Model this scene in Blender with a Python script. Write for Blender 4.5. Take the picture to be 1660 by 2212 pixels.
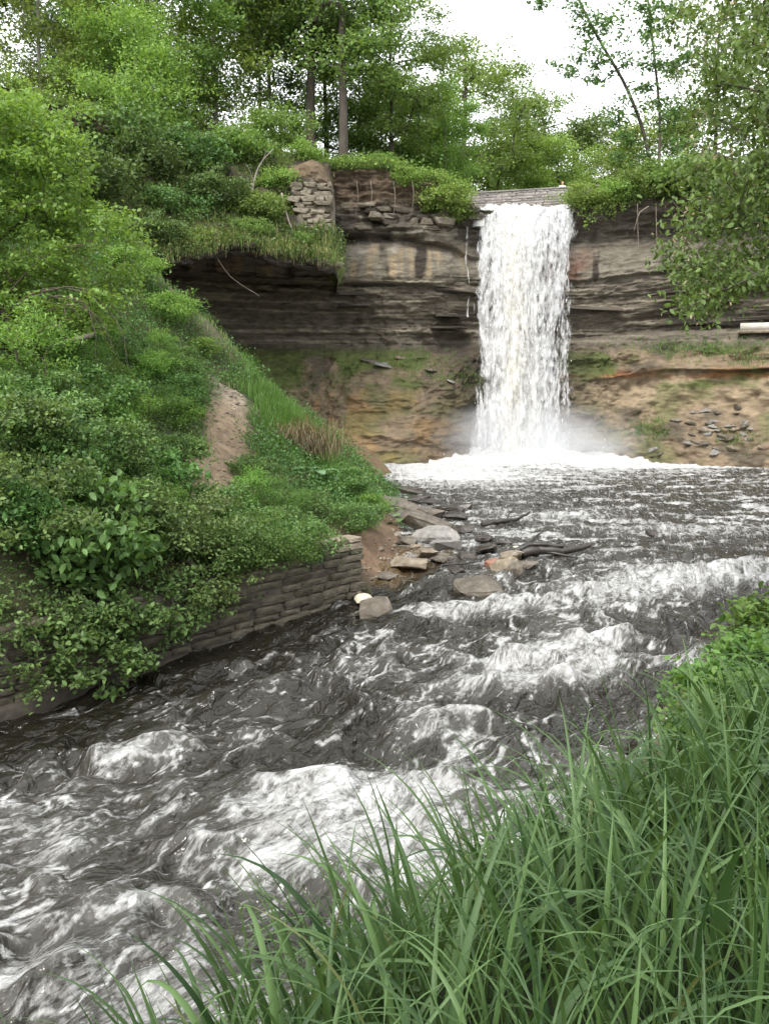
import bpy, bmesh, math
import numpy as np
from mathutils import Vector, Matrix

# ------------------------------------------------------------------ scene, camera, light
for o in list(bpy.data.objects):
    bpy.data.objects.remove(o)
SC = bpy.context.scene
COL = SC.collection
R = math.radians
FPX, PITCH, CZ = 900.0, R(8.35), 5.3
cam_d = bpy.data.cameras.new('camera')
cam = bpy.data.objects.new('camera', cam_d)
COL.objects.link(cam)
cam.location = (0, 0, CZ)
cam.rotation_euler = (math.pi / 2 - PITCH, 0, 0)
cam_d.sensor_fit = 'VERTICAL'
cam_d.sensor_height = 36.0
cam_d.lens = FPX / 1024 * 36.0
cam_d.clip_start = 0.05
cam_d.clip_end = 3000
SC.camera = cam

SUN_EL, SUN_AZ = R(48), R(208)      # azimuth measured clockwise from +Y: behind the camera, left
w = bpy.data.worlds.new('World')
SC.world = w
w.use_nodes = True
nt = w.node_tree
nt.nodes.clear()
out = nt.nodes.new('ShaderNodeOutputWorld')
sky = nt.nodes.new('ShaderNodeTexSky')
sky.sky_type = 'NISHITA'
sky.sun_disc = False
sky.sun_elevation = SUN_EL
sky.sun_rotation = SUN_AZ
sky.air_density = 1.0
sky.dust_density = 3.0
hs = nt.nodes.new('ShaderNodeHueSaturation')
hs.inputs['Saturation'].default_value = 0.25
bg = nt.nodes.new('ShaderNodeBackground')
bg.inputs[1].default_value = 0.10
cl = nt.nodes.new('ShaderNodeBackground')       # even, thin overcast layer
cl.inputs[0].default_value = (0.97, 0.985, 1.0, 1)
cl.inputs[1].default_value = 0.75
ad = nt.nodes.new('ShaderNodeAddShader')
nt.links.new(sky.outputs[0], hs.inputs['Color'])
nt.links.new(hs.outputs[0], bg.inputs[0])
nt.links.new(bg.outputs[0], ad.inputs[0])
nt.links.new(cl.outputs[0], ad.inputs[1])
nt.links.new(ad.outputs[0], out.inputs[0])

sd = bpy.data.lights.new('sun', 'SUN')
sd.energy = 1.5
sd.angle = R(14)
sd.color = (1.0, 0.96, 0.90)
sun = bpy.data.objects.new('sun', sd)
COL.objects.link(sun)
sdir = Vector((math.sin(SUN_AZ) * math.cos(SUN_EL), math.cos(SUN_AZ) * math.cos(SUN_EL), math.sin(SUN_EL)))
sun.rotation_euler = sdir.to_track_quat('Z', 'Y').to_euler()
sun.location = sdir * 200

vs = SC.view_settings
vs.view_transform = 'Standard'
vs.look = 'None'
vs.exposure = 1.1
vs.gamma = 1.0
SC.render.engine = 'CYCLES'
SC.cycles.max_bounces = 7
SC.cycles.diffuse_bounces = 4
SC.cycles.glossy_bounces = 3
SC.cycles.transmission_bounces = 4
SC.cycles.transparent_max_bounces = 24
SC.cycles.volume_bounces = 3
SC.cycles.caustics_reflective = False
SC.cycles.caustics_refractive = False

rng = np.random.default_rng(11)
CP, SP = math.cos(PITCH), math.sin(PITCH)
K = 1660 / 768


def at(U, V, Y):
    """point at depth Y seen at (U, V) of the photograph measured 1660 x 2212"""
    u, v = U / K, V / K
    dx, dy = (u - 384) / FPX, (512 - v) / FPX
    d = Vector((dx, CP + dy * SP, -SP + dy * CP))
    return Vector((0, 0, CZ)) + d * (Y / d.y)


# ------------------------------------------------------------------ noise
_pr = np.random.default_rng(5).permutation(256)
_PT = np.concatenate([_pr, _pr, _pr])
_g = np.random.default_rng(6).normal(size=(256, 3))
_G = _g / np.linalg.norm(_g, axis=1)[:, None]


def perlin(p):
    p = np.asarray(p, float)
    i = np.floor(p).astype(int)
    f = p - i
    i &= 255
    u = f * f * f * (f * (f * 6 - 15) + 10)
    r = 0
    for a in (0, 1):
        wa = u[:, 0] if a else 1 - u[:, 0]
        for b in (0, 1):
            wb = u[:, 1] if b else 1 - u[:, 1]
            for c in (0, 1):
                wc = u[:, 2] if c else 1 - u[:, 2]
                h = _PT[_PT[_PT[(i[:, 0] + a) & 255] + ((i[:, 1] + b) & 255)] + ((i[:, 2] + c) & 255)]
                g = _G[h]
                r = r + wa * wb * wc * (g[:, 0] * (f[:, 0] - a) + g[:, 1] * (f[:, 1] - b) + g[:, 2] * (f[:, 2] - c))
    return r * 1.5


def fbm(p, o=4, gain=.5, lac=2.03):
    p = np.asarray(p, float)
    r, a = 0, 1.0
    for k in range(o):
        r = r + a * perlin(p + 17.3 * k)
        p = p * lac
        a *= gain
    return r


def ridged(p, o=4, gain=.5):
    p = np.asarray(p, float)
    r, a, t = 0, 1.0, 0
    for k in range(o):
        r = r + a * (1 - np.minimum(1, np.abs(perlin(p + 9.1 * k)) * 1.9))
        t += a
        p = p * 2.05
        a *= gain
    return r / t


def sstep(a, b, x):
    t = np.clip((np.asarray(x, float) - a) / (b - a), 0, 1)
    return t * t * (3 - 2 * t)


def stack(*a):
    return np.stack([np.broadcast_to(np.asarray(q, float), np.shape(a[0])) for q in a], -1)


def catmull(P, n):
    P = np.asarray(P, float)
    Q = np.vstack([2 * P[0] - P[1], P, 2 * P[-1] - P[-2]])
    t = np.linspace(0, len(P) - 1 - 1e-9, n)
    i = t.astype(int)
    f = (t - i)[:, None]
    p0, p1, p2, p3 = Q[i], Q[i + 1], Q[i + 2], Q[i + 3]
    return .5 * (2 * p1 + (p2 - p0) * f + (2 * p0 - 5 * p1 + 4 * p2 - p3) * f ** 2 + (3 * p1 - p0 - 3 * p2 + p3) * f ** 3)


# ------------------------------------------------------------------ mesh helpers
def mkmesh(name, V, F, mat=None, smooth=False, attrs=None, uv=None):
    V = np.asarray(V, np.float32)
    Fs = F if isinstance(F, list) else [F]
    Fs = [np.asarray(f, np.int32) for f in Fs if len(f)]
    me = bpy.data.meshes.new(name)
    me.vertices.add(len(V))
    me.vertices.foreach_set('co', V.ravel())
    loops = np.concatenate([f.ravel() for f in Fs])
    tot = np.concatenate([np.full(len(f), f.shape[1], np.int32) for f in Fs])
    st = np.concatenate([[0], np.cumsum(tot)[:-1]]).astype(np.int32)
    me.loops.add(len(loops))
    me.loops.foreach_set('vertex_index', loops)
    me.polygons.add(len(tot))
    me.polygons.foreach_set('loop_start', st)
    me.polygons.foreach_set('loop_total', tot)
    if smooth:
        me.polygons.foreach_set('use_smooth', np.ones(len(tot), bool))
    me.update(calc_edges=True)
    for k, a in (attrs or {}).items():
        a = np.asarray(a, np.float32)
        if a.ndim == 1:
            me.attributes.new(k, 'FLOAT', 'POINT').data.foreach_set('value', a)
        else:
            c = np.ones((len(a), 4), np.float32)
            c[:, :3] = a
            me.attributes.new(k, 'FLOAT_COLOR', 'POINT').data.foreach_set('color', c.ravel())
    if uv is not None:
        l = me.uv_layers.new(name='flow')
        l.data.foreach_set('uv', np.asarray(uv, np.float32)[loops].ravel())
    if mat:
        me.materials.append(mat)
    return me


def link(name, me, parent=None, loc=None, rot=None, sc=None):
    o = bpy.data.objects.new(name, me)
    COL.objects.link(o)
    if parent:
        o.parent = parent
    if loc is not None:
        o.location = loc
    if rot is not None:
        o.rotation_euler = rot
    if sc is not None:
        o.scale = sc if hasattr(sc, '__len__') else (sc, sc, sc)
    return o


def tag(o, label=None, cat=None, group=None, kind=None):
    for k, v in (('label', label), ('category', cat), ('group', group), ('kind', kind)):
        if v:
            o[k] = v
    return o


def empty(name, loc=(0, 0, 0), rz=0, sc=1):
    o = bpy.data.objects.new(name, None)
    COL.objects.link(o)
    o.location = loc
    o.rotation_euler = (0, 0, rz)
    o.scale = sc if hasattr(sc, '__len__') else (sc, sc, sc)
    return o


def grid_faces(nr, nc):
    a = np.arange(nr * nc).reshape(nr, nc)
    return np.stack([a[:-1, :-1], a[:-1, 1:], a[1:, 1:], a[1:, :-1]], -1).reshape(-1, 4)


class MB:
    """collects vertex and face blocks"""
    def __init__(s):
        s.V, s.F, s.A, s.n = [], {}, [], 0

    def add(s, V, F, a=None):
        V = np.asarray(V, float).reshape(-1, 3)
        F = np.asarray(F, int)
        s.V.append(V)
        s.F.setdefault(F.shape[1], []).append(F + s.n)
        s.A.append(np.full(len(V), .5) if a is None else np.broadcast_to(a, (len(V),)))
        s.n += len(V)

    def mesh(s, name, mat, smooth=False):
        return mkmesh(name, np.concatenate(s.V), [np.concatenate(f) for f in s.F.values()], mat, smooth,
                      {'tint': np.concatenate(s.A)})


def frames(D):
    D = D / np.maximum(np.linalg.norm(D, axis=1), 1e-9)[:, None]
    h = np.where(np.abs(D[:, 2:3]) > .9, [[1., 0, 0]], [[0., 0, 1.]])
    A = np.cross(D, h)
    A /= np.linalg.norm(A, axis=1)[:, None]
    return D, A, np.cross(D, A)


def tubes(mb, P0, P1, r0, r1, sides=5, a=None):
    """a tapered prism for each segment"""
    P0, P1 = np.asarray(P0, float), np.asarray(P1, float)
    n = len(P0)
    if n == 0:
        return
    D, A, B = frames(P1 - P0)
    an = np.arange(sides) * 2 * np.pi / sides
    ring = np.cos(an)[None, :, None] * A[:, None] + np.sin(an)[None, :, None] * B[:, None]
    V = np.concatenate([P0[:, None] + ring * np.asarray(r0).reshape(-1, 1, 1),
                        P1[:, None] + ring * np.asarray(r1).reshape(-1, 1, 1)], 1)
    k = np.arange(sides)
    f = np.stack([k, (k + 1) % sides, sides + (k + 1) % sides, sides + k], -1)
    F = (f[None] + (np.arange(n) * 2 * sides)[:, None, None]).reshape(-1, 4)
    mb.add(V.reshape(-1, 3), F, a)


def tube_path(mb, P, r, sides=7, cap=True, a=None):
    """one continuous tube along a path"""
    P = np.asarray(P, float)
    r = np.broadcast_to(np.asarray(r, float), (len(P),))
    T = np.gradient(P, axis=0)
    D, A, B = frames(T)
    for i in range(1, len(P)):                       # keep the frame from twisting
        q = A[i - 1] - D[i] * np.dot(A[i - 1], D[i])
        A[i] = q / np.linalg.norm(q)
        B[i] = np.cross(D[i], A[i])
    an = np.arange(sides) * 2 * np.pi / sides
    V = P[:, None] + (np.cos(an)[None, :, None] * A[:, None] + np.sin(an)[None, :, None] * B[:, None]) * r[:, None, None]
    n = len(P)
    i = np.arange(n - 1)[:, None]
    k = np.arange(sides)[None]
    F = np.stack([i * sides + k, i * sides + (k + 1) % sides, (i + 1) * sides + (k + 1) % sides, (i + 1) * sides + k], -1).reshape(-1, 4)
    mb.add(V.reshape(-1, 3), F, a)
    if cap:
        b = mb.n
        mb.add(np.vstack([V[-1], [P[-1] + D[-1] * r[-1] * .6]]), [[q, (q + 1) % sides, sides] for q in range(sides)], a)
        mb.add(np.vstack([V[0], [P[0] - D[0] * r[0] * .3]]), [[(q + 1) % sides, q, sides] for q in range(sides)], a)


# ------------------------------------------------------------------ materials
def newmat(name):
    m = bpy.data.materials.new(name)
    m.use_nodes = True
    t = m.node_tree
    t.nodes.clear()
    return m, t


def N(t, typ, **kw):
    n = t.nodes.new(typ)
    for k, v in kw.items():
        if k.startswith('i_'):
            n.inputs[int(k[2:]) if k[2:].isdigit() else k[2:].replace('_', ' ')].default_value = v
        else:
            setattr(n, k, v)
    return n


def ramp(t, fac, stops, interp='LINEAR'):
    r = N(t, 'ShaderNodeValToRGB')
    e = r.color_ramp
    e.interpolation = interp
    while len(e.elements) < len(stops):
        e.elements.new(.5)
    for q, (p, c) in zip(e.elements, stops):
        q.position = p
        q.color = (c, c, c, 1) if not hasattr(c, '__len__') else (*c[:3], 1)
    t.links.new(fac, r.inputs[0])
    return r.outputs[0]


def mixc(t, fac, a, b, mode='MIX'):
    m = N(t, 'ShaderNodeMix', data_type='RGBA', blend_type=mode)
    for s, v in ((m.inputs[0], fac), (m.inputs[6], a), (m.inputs[7], b)):
        if hasattr(v, 'is_output'):
            t.links.new(v, s)
        else:
            s.default_value = v if not hasattr(v, '__len__') else (*v[:3], 1)
    return m.outputs[2]


def mth(t, op, a, b=0.0, clamp=False):
    m = N(t, 'ShaderNodeMath', operation=op, use_clamp=clamp)
    for s, v in ((m.inputs[0], a), (m.inputs[1], b)):
        if hasattr(v, 'is_output'):
            t.links.new(v, s)
        else:
            s.default_value = v
    return m.outputs[0]


def noise(t, vec, scale, detail=4, rough=.55, dist=0.0):
    n = N(t, 'ShaderNodeTexNoise')
    n.inputs['Scale'].default_value = scale
    n.inputs['Detail'].default_value = detail
    n.inputs['Roughness'].default_value = rough
    n.inputs['Distortion'].default_value = dist
    if vec is not None:
        t.links.new(vec, n.inputs['Vector'])
    return n.outputs['Fac']


def mapping(t, vec, sc):
    m = N(t, 'ShaderNodeMapping')
    m.inputs['Scale'].default_value = sc
    t.links.new(vec, m.inputs['Vector'])
    return m.outputs[0]


def bump(t, h, dist=.05, strength=.6):
    b = N(t, 'ShaderNodeBump')
    b.inputs['Distance'].default_value = dist
    b.inputs['Strength'].default_value = strength
    t.links.new(h, b.inputs['Height'])
    return b.outputs[0]


def leaf_mat(name, dark, light, trans=.35, rough=.5, third=None, blossom=None):
    m, t = newmat(name)
    at_ = N(t, 'ShaderNodeAttribute', attribute_name='tint')
    oi = N(t, 'ShaderNodeObjectInfo')
    st = [(0.0, dark), (1.0, light)]
    if third:
        st = [(0.0, dark), (.85, light), (1.0, third)]
    c = ramp(t, at_.outputs['Fac'], st)
    h = N(t, 'ShaderNodeHueSaturation')
    t.links.new(c, h.inputs['Color'])
    h.inputs['Saturation'].default_value = .91
    t.links.new(mth(t, 'ADD', mth(t, 'MULTIPLY', oi.outputs['Random'], .03), .488), h.inputs['Hue'])
    t.links.new(mth(t, 'ADD', mth(t, 'MULTIPLY', oi.outputs['Random'], .35), .82), h.inputs['Value'])
    c = h.outputs[0]
    p = N(t, 'ShaderNodeBsdfPrincipled', i_Roughness=rough)
    p.inputs['Specular IOR Level'].default_value = .35
    t.links.new(c, p.inputs['Base Color'])
    tr = N(t, 'ShaderNodeBsdfTranslucent')
    g = mixc(t, 1.0, c, (1.25, 1.2, .6), 'MULTIPLY')
    t.links.new(g, tr.inputs[0])
    mx = N(t, 'ShaderNodeMixShader')
    mx.inputs[0].default_value = trans
    t.links.new(p.outputs[0], mx.inputs[1])
    t.links.new(tr.outputs[0], mx.inputs[2])
    o = N(t, 'ShaderNodeOutputMaterial')
    t.links.new(mx.outputs[0], o.inputs[0])
    return m


def solid_mat(name, stops, scale=3.0, rough=.85, bdist=.03, bscale=12, stretch=(1, 1, 1), tint=.0, spec=.3, obj_var=.25):
    """noise-coloured solid: bark, stone, wood, soil"""
    m, t = newmat(name)
    tc = N(t, 'ShaderNodeTexCoord')
    v = mapping(t, tc.outputs['Object'], stretch)
    n1 = noise(t, v, scale, 6, .65)
    c = ramp(t, n1, stops)
    oi = N(t, 'ShaderNodeObjectInfo')
    f = mth(t, 'ADD', mth(t, 'MULTIPLY', oi.outputs['Random'], obj_var), 1 - obj_var / 2)
    h = N(t, 'ShaderNodeHueSaturation')
    t.links.new(c, h.inputs['Color'])
    t.links.new(f, h.inputs['Value'])
    p = N(t, 'ShaderNodeBsdfPrincipled', i_Roughness=rough)
    p.inputs['Specular IOR Level'].default_value = spec
    t.links.new(h.outputs[0], p.inputs['Base Color'])
    n2 = noise(t, v, bscale, 8, .7)
    t.links.new(bump(t, n2, bdist), p.inputs['Normal'])
    o = N(t, 'ShaderNodeOutputMaterial')
    t.links.new(p.outputs[0], o.inputs[0])
    return m


def vcol_mat(name, rough=.9, fine=6.0, contrast=.5, bdist=.12, bscale=5.0, stretch=(1, 1, 1), spec=.25):
    """surface whose own colours sit in a vertex attribute, broken up by fine noise"""
    m, t = newmat(name)
    tc = N(t, 'ShaderNodeTexCoord')
    v = mapping(t, tc.outputs['Object'], stretch)
    a = N(t, 'ShaderNodeAttribute', attribute_name='colour')
    n1 = noise(t, v, fine, 8, .7)
    g = ramp(t, n1, [(.25, 1 - contrast), (.75, 1 + contrast * .7)])
    c = mixc(t, 1.0, a.outputs['Color'], g, 'MULTIPLY')
    p = N(t, 'ShaderNodeBsdfPrincipled', i_Roughness=rough)
    p.inputs['Specular IOR Level'].default_value = spec
    t.links.new(c, p.inputs['Base Color'])
    t.links.new(bump(t, noise(t, v, bscale, 10, .72), bdist, .8), p.inputs['Normal'])
    o = N(t, 'ShaderNodeOutputMaterial')
    t.links.new(p.outputs[0], o.inputs[0])
    return m


M = {}
M['leaf_forest'] = leaf_mat('leaf_forest', (.082, .145, .028), (.24, .36, .082), .46)
M['leaf_dark'] = leaf_mat('leaf_dark', (.048, .095, .026), (.15, .255, .066), .40)
M['leaf_pine'] = leaf_mat('leaf_pine', (.034, .066, .030), (.085, .145, .055), .25)
M['leaf_light'] = leaf_mat('leaf_light', (.11, .19, .030), (.28, .41, .080), .46)
M['leaf_olive'] = leaf_mat('leaf_olive', (.06, .11, .020), (.16, .25, .05), .4)
M['leaf_near'] = leaf_mat('leaf_near', (.050, .085, .018), (.15, .24, .046), .40, third=(.26, .22, .11))
M['leaf_bush'] = leaf_mat('leaf_bush', (.042, .100, .020), (.15, .29, .060), .36)
M['leaf_thicket'] = leaf_mat('leaf_thicket', (.044, .086, .020), (.19, .31, .075), .38)
M['leaf_bright'] = leaf_mat('leaf_bright', (.085, .185, .024), (.25, .43, .068), .44)
M['leaf_weed'] = leaf_mat('leaf_weed', (.05, .115, .018), (.15, .27, .040), .4)
M['leaf_burdock'] = leaf_mat('leaf_burdock', (.10, .20, .09), (.20, .34, .17), .25)
M['flower'] = leaf_mat('flower', (.45, .50, .30), (.75, .78, .60), .3)
M['grass_near'] = leaf_mat('grass_near', (.025, .058, .015), (.108, .182, .050), .34, .5, third=(.16, .17, .06))
M['grass_bright'] = leaf_mat('grass_bright', (.06, .15, .022), (.17, .33, .052), .4)
M['grass_dry'] = leaf_mat('grass_dry', (.14, .11, .06), (.34, .28, .17), .25)
M['grass_mixed'] = leaf_mat('grass_mixed', (.08, .15, .03), (.20, .26, .07), .35, third=(.30, .24, .13))
M['bark'] = solid_mat('bark', [(.3, (.035, .028, .022)), (.7, (.10, .085, .068))], 3, stretch=(1, 1, .3))
M['bark_light'] = solid_mat('bark_light', [(.3, (.13, .115, .095)), (.7, (.26, .235, .20))], 3, stretch=(1, 1, .3))
M['bark_twig'] = solid_mat('bark_twig', [(.3, (.05, .04, .03)), (.7, (.12, .095, .07))], 3)
M['log'] = solid_mat('log', [(.3, (.20, .17, .14)), (.7, (.42, .37, .31))], 4, stretch=(1, 1, .2))
M['wet_wood'] = solid_mat('wet_wood', [(.3, (.008, .007, .006)), (.7, (.035, .028, .022))], 5, rough=.4, spec=.5)
M['cliff'] = vcol_mat('cliff', .88, 1.6, .55, .16, 2.2, (1, 1, 2.6))
M['soil'] = vcol_mat('soil', .95, 2.2, .5, .10, 3.0)
M['stone'] = solid_mat('stone', [(.28, (.075, .062, .046)), (.5, (.165, .142, .108)), (.75, (.29, .26, .21))], 3.0, bdist=.06, bscale=7)
M['wall_stone'] = solid_mat('wall_stone', [(.28, (.034, .032, .023)), (.5, (.105, .092, .066)), (.75, (.22, .195, .145))], 2.2, bdist=.05, bscale=6, obj_var=.6)
M['shale'] = solid_mat('shale', [(.28, (.03, .026, .02)), (.5, (.062, .053, .042)), (.75, (.12, .105, .082))], 2.2, bdist=.05, bscale=6, obj_var=.4)
M['bridge_stone'] = solid_mat('bridge_stone', [(.28, (.15, .14, .135)), (.7, (.33, .30, .275))], 2.5, bdist=.02, bscale=9, obj_var=.5)
M['mortar'] = solid_mat('mortar', [(.3, (.05, .045, .038)), (.7, (.12, .105, .085))], 4)
M['rock_brown'] = solid_mat('rock_brown', [(.28, (.045, .037, .028)), (.5, (.10, .084, .064)), (.75, (.19, .165, .132))], 3.5, rough=.6, bdist=.03, bscale=8, spec=.4)
M['rock_wet'] = solid_mat('rock_wet', [(.28, (.012, .010, .008)), (.6, (.045, .036, .028)), (.8, (.09, .07, .055))], 3, rough=.3, bdist=.03, bscale=8, spec=.5)
M['rock_tan'] = solid_mat('rock_tan', [(.28, (.09, .072, .05)), (.5, (.19, .158, .115)), (.75, (.31, .27, .205))], 3.5, rough=.75, bdist=.03, bscale=8)
M['rock_grey'] = solid_mat('rock_grey', [(.28, (.10, .095, .085)), (.5, (.19, .18, .165)), (.75, (.30, .285, .26))], 3, rough=.7, bdist=.02, bscale=8)
M['rock_red'] = solid_mat('rock_red', [(.28, (.13, .06, .04)), (.5, (.24, .12, .08)), (.75, (.33, .2, .14))], 3, rough=.6, bdist=.02, bscale=8)
M['rock_pale'] = solid_mat('rock_pale', [(.28, (.50, .44, .31)), (.7, (.72, .66, .52))], 3, rough=.6, bdist=.012, bscale=8, obj_var=.1)
M['concrete'] = solid_mat('concrete', [(.3, (.36, .34, .29)), (.7, (.52, .49, .43))], 2, bdist=.01, bscale=12, obj_var=.05)
M['root'] = solid_mat('root', [(.3, (.10, .085, .065)), (.7, (.24, .20, .16))], 3)


def water_mat():
    m, t = newmat('river_water')
    uv = N(t, 'ShaderNodeUVMap', uv_map='flow')
    fo = N(t, 'ShaderNodeAttribute', attribute_name='foam').outputs['Fac']
    br = N(t, 'ShaderNodeAttribute', attribute_name='shallow').outputs['Fac']
    tc = N(t, 'ShaderNodeTexCoord')
    ob = tc.outputs['Object']
    fl1 = mapping(t, uv.outputs[0], (.62, 1.5, 1))
    n1 = noise(t, fl1, 2.2, 8, .60, .4)
    n2 = noise(t, mapping(t, uv.outputs[0], (.8, 1.25, 1)), 9.0, 6, .62, .3)
    n3 = noise(t, mapping(t, uv.outputs[0], (.7, 2.8, 1)), 3.2, 5, .58, .3)
    k = mth(t, 'ADD', mth(t, 'MULTIPLY', mth(t, 'SUBTRACT', n1, .5), 1.7), mth(t, 'MULTIPLY', mth(t, 'SUBTRACT', n2, .5), 1.5))
    k = mth(t, 'MULTIPLY', k, mth(t, 'ADD', fo, .28))
    fleck = mth(t, 'MULTIPLY', ramp(t, mth(t, 'ADD', n3, mth(t, 'MULTIPLY', mth(t, 'SUBTRACT', n2, .5), .3)), [(.60, 0.0), (.70, 1.0)]), .40)
    f = mth(t, 'ADD', mth(t, 'ADD', fo, k), fleck)
    mask = ramp(t, f, [(.38, 0.0), (.56, .42), (.86, 1.0)])
    body = ramp(t, fo, [(.12, (.011, .0098, .0065)), (.32, (.034, .032, .026)), (.64, (.095, .093, .082))])
    body = mixc(t, br, body, (.10, .065, .03))
    col = mixc(t, mask, body, (.50, .50, .49))
    p = N(t, 'ShaderNodeBsdfPrincipled')
    p.inputs['IOR'].default_value = 1.33
    t.links.new(col, p.inputs['Base Color'])
    t.links.new(ramp(t, mask, [(0.0, .09), (.6, .6)]), p.inputs['Roughness'])
    n4 = noise(t, mapping(t, uv.outputs[0], (.9, 1.5, 1)), 2.3, 2.5, .5, .9)
    n5 = noise(t, ob, 5.5, 2, .5, .6)
    h = mth(t, 'ADD', mth(t, 'ADD', mth(t, 'MULTIPLY', n4, 1.0), mth(t, 'MULTIPLY', n5, .22)), mth(t, 'MULTIPLY', mth(t, 'MULTIPLY', n2, mask), .35))
    t.links.new(bump(t, h, .22, .9), p.inputs['Normal'])
    o = N(t, 'ShaderNodeOutputMaterial')
    t.links.new(p.outputs[0], o.inputs[0])
    return m


def fall_mat():
    m, t = newmat('falling_water')
    uv = N(t, 'ShaderNodeUVMap', uv_map='flow')
    de = N(t, 'ShaderNodeAttribute', attribute_name='cover').outputs['Fac']
    ye = N(t, 'ShaderNodeAttribute', attribute_name='cream').outputs['Fac']
    v1 = mapping(t, uv.outputs[0], (1, .24, 1))
    v2 = mapping(t, uv.outputs[0], (1, .28, 1))
    n1 = noise(t, v1, 1.3, 8, .68, .5)
    n2 = noise(t, v2, 5.2, 6, .64, .3)
    k = mth(t, 'ADD', mth(t, 'MULTIPLY', mth(t, 'SUBTRACT', n1, .5), 2.4), mth(t, 'MULTIPLY', mth(t, 'SUBTRACT', n2, .5), 2.0))
    a = ramp(t, mth(t, 'ADD', de, k), [(.36, 0.0), (.95, 1.0)])
    col = mixc(t, mth(t, 'MULTIPLY', ye, ramp(t, n1, [(.35, 0.0), (.6, 1.0)])), (.84, .845, .85), (.82, .80, .70))
    d = N(t, 'ShaderNodeBsdfDiffuse')
    t.links.new(col, d.inputs[0])
    t.links.new(bump(t, mth(t, 'ADD', n1, n2), .35, .8), d.inputs['Normal'])
    tr = N(t, 'ShaderNodeBsdfTranslucent')
    t.links.new(col, tr.inputs[0])
    mx = N(t, 'ShaderNodeMixShader')
    mx.inputs[0].default_value = .35
    t.links.new(d.outputs[0], mx.inputs[1])
    t.links.new(tr.outputs[0], mx.inputs[2])
    tp = N(t, 'ShaderNodeBsdfTransparent')
    m2 = N(t, 'ShaderNodeMixShader')
    t.links.new(a, m2.inputs[0])
    t.links.new(tp.outputs[0], m2.inputs[1])
    t.links.new(mx.outputs[0], m2.inputs[2])
    o = N(t, 'ShaderNodeOutputMaterial')
    t.links.new(m2.outputs[0], o.inputs[0])
    return m


M['water'] = water_mat()
M['fall'] = fall_mat()
M['drop'] = solid_mat('spray_drop', [(.3, (.82, .83, .83)), (.7, (.9, .9, .9))], 3, rough=.5, obj_var=0)

# ------------------------------------------------------------------ levels, shores, hill shape
WL_Y = np.array([0, 9, 13, 17, 21, 25, 29, 36, 45, 200])
WL_Z = np.array([-1.75, -1.6, -1.45, -1.25, -1.0, -.8, -.38, -.12, 0, 0])


def wl(Y):
    return np.interp(Y, WL_Y, WL_Z)


def on_water(U, V, dz=0.0):
    Y = 25.0
    for _ in range(30):
        z = float(wl(Y)) + dz
        u, v = U / K, V / K
        dx, dy = (u - 384) / FPX, (512 - v) / FPX
        d = (dx, CP + dy * SP, -SP + dy * CP)
        s = (z - CZ) / d[2]
        Y = .5 * Y + .5 * d[1] * s
    return at(U, V, Y)


def rbf_fit(P, reg=.02):
    P = np.asarray(P, float)
    X = P[:, :2]
    r = np.linalg.norm(X[:, None] - X[None], axis=2)
    A = np.zeros((len(P) + 3, len(P) + 3))
    A[:len(P), :len(P)] = r + reg * np.eye(len(P))
    A[:len(P), len(P)] = 1
    A[:len(P), len(P) + 1:] = X
    A[len(P):, :len(P)] = A[:len(P), len(P):].T
    w_ = np.linalg.solve(A, np.concatenate([P[:, 2], [0, 0, 0]]))

    def f(x, y):
        q = stack(np.asarray(x, float), y)
        sh = q.shape[:-1]
        q = q.reshape(-1, 2)
        o_ = np.empty(len(q))
        for i in range(0, len(q), 40000):
            c = q[i:i + 40000]
            d = np.linalg.norm(c[:, None] - X[None], axis=2)
            o_[i:i + 40000] = d @ w_[:len(P)] + w_[len(P)] + c @ w_[len(P) + 1:]
        return o_.reshape(sh)
    return f


def poly_sd(poly, x, y):
    """signed distance to an open polyline (positive on its left when walking along it) and arc length"""
    poly = np.asarray(poly, float)
    x = np.asarray(x, float)
    best = np.full(x.shape, 1e9)
    sg = np.ones(x.shape)
    al = np.zeros(x.shape)
    s0 = 0
    for a, b in zip(poly[:-1], poly[1:]):
        d = b - a
        L = np.hypot(*d)
        t = np.clip(((x - a[0]) * d[0] + (y - a[1]) * d[1]) / L ** 2, 0, 1)
        px, py = a[0] + t * d[0] - x, a[1] + t * d[1] - y
        q = np.hypot(px, py)
        c = d[0] * (y - a[1]) - d[1] * (x - a[0])
        k = q < best
        best = np.where(k, q, best)
        sg = np.where(k, np.sign(c), sg)
        al = np.where(k, s0 + t * L, al)
        s0 += L
    return best * sg, al


WALL_A, WALL_B = np.array([-0.55, 25.3]), np.array([-7.25, 17.0])
WALL_C = WALL_B + (WALL_B - WALL_A) * .62
WALL_TOP = .55
# left bank, walking upstream (land lies on the left of it)
SHORE_L = [tuple(WALL_C + (-6, -8)), tuple(WALL_C), tuple(WALL_B), tuple(WALL_A), (-.15, 27.2), (1.1, 29.2), (1.5, 31.0), (1.6, 34.), (1.0, 39), (.5, 43), (-.3, 46.5), (1.1, 54), (1.8, 58)]
SHORE_R = [(-14, -2), (-6, 3.4), (-2.6, 6.3), (1, 9.7), (4.0, 13.4), (6.4, 18.4), (9.4, 22.6), (13.6, 27.5), (20, 36), (28, 46), (33, 54)]


def Pt(U, V, Y):
    return tuple(at(U, V, Y))


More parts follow.
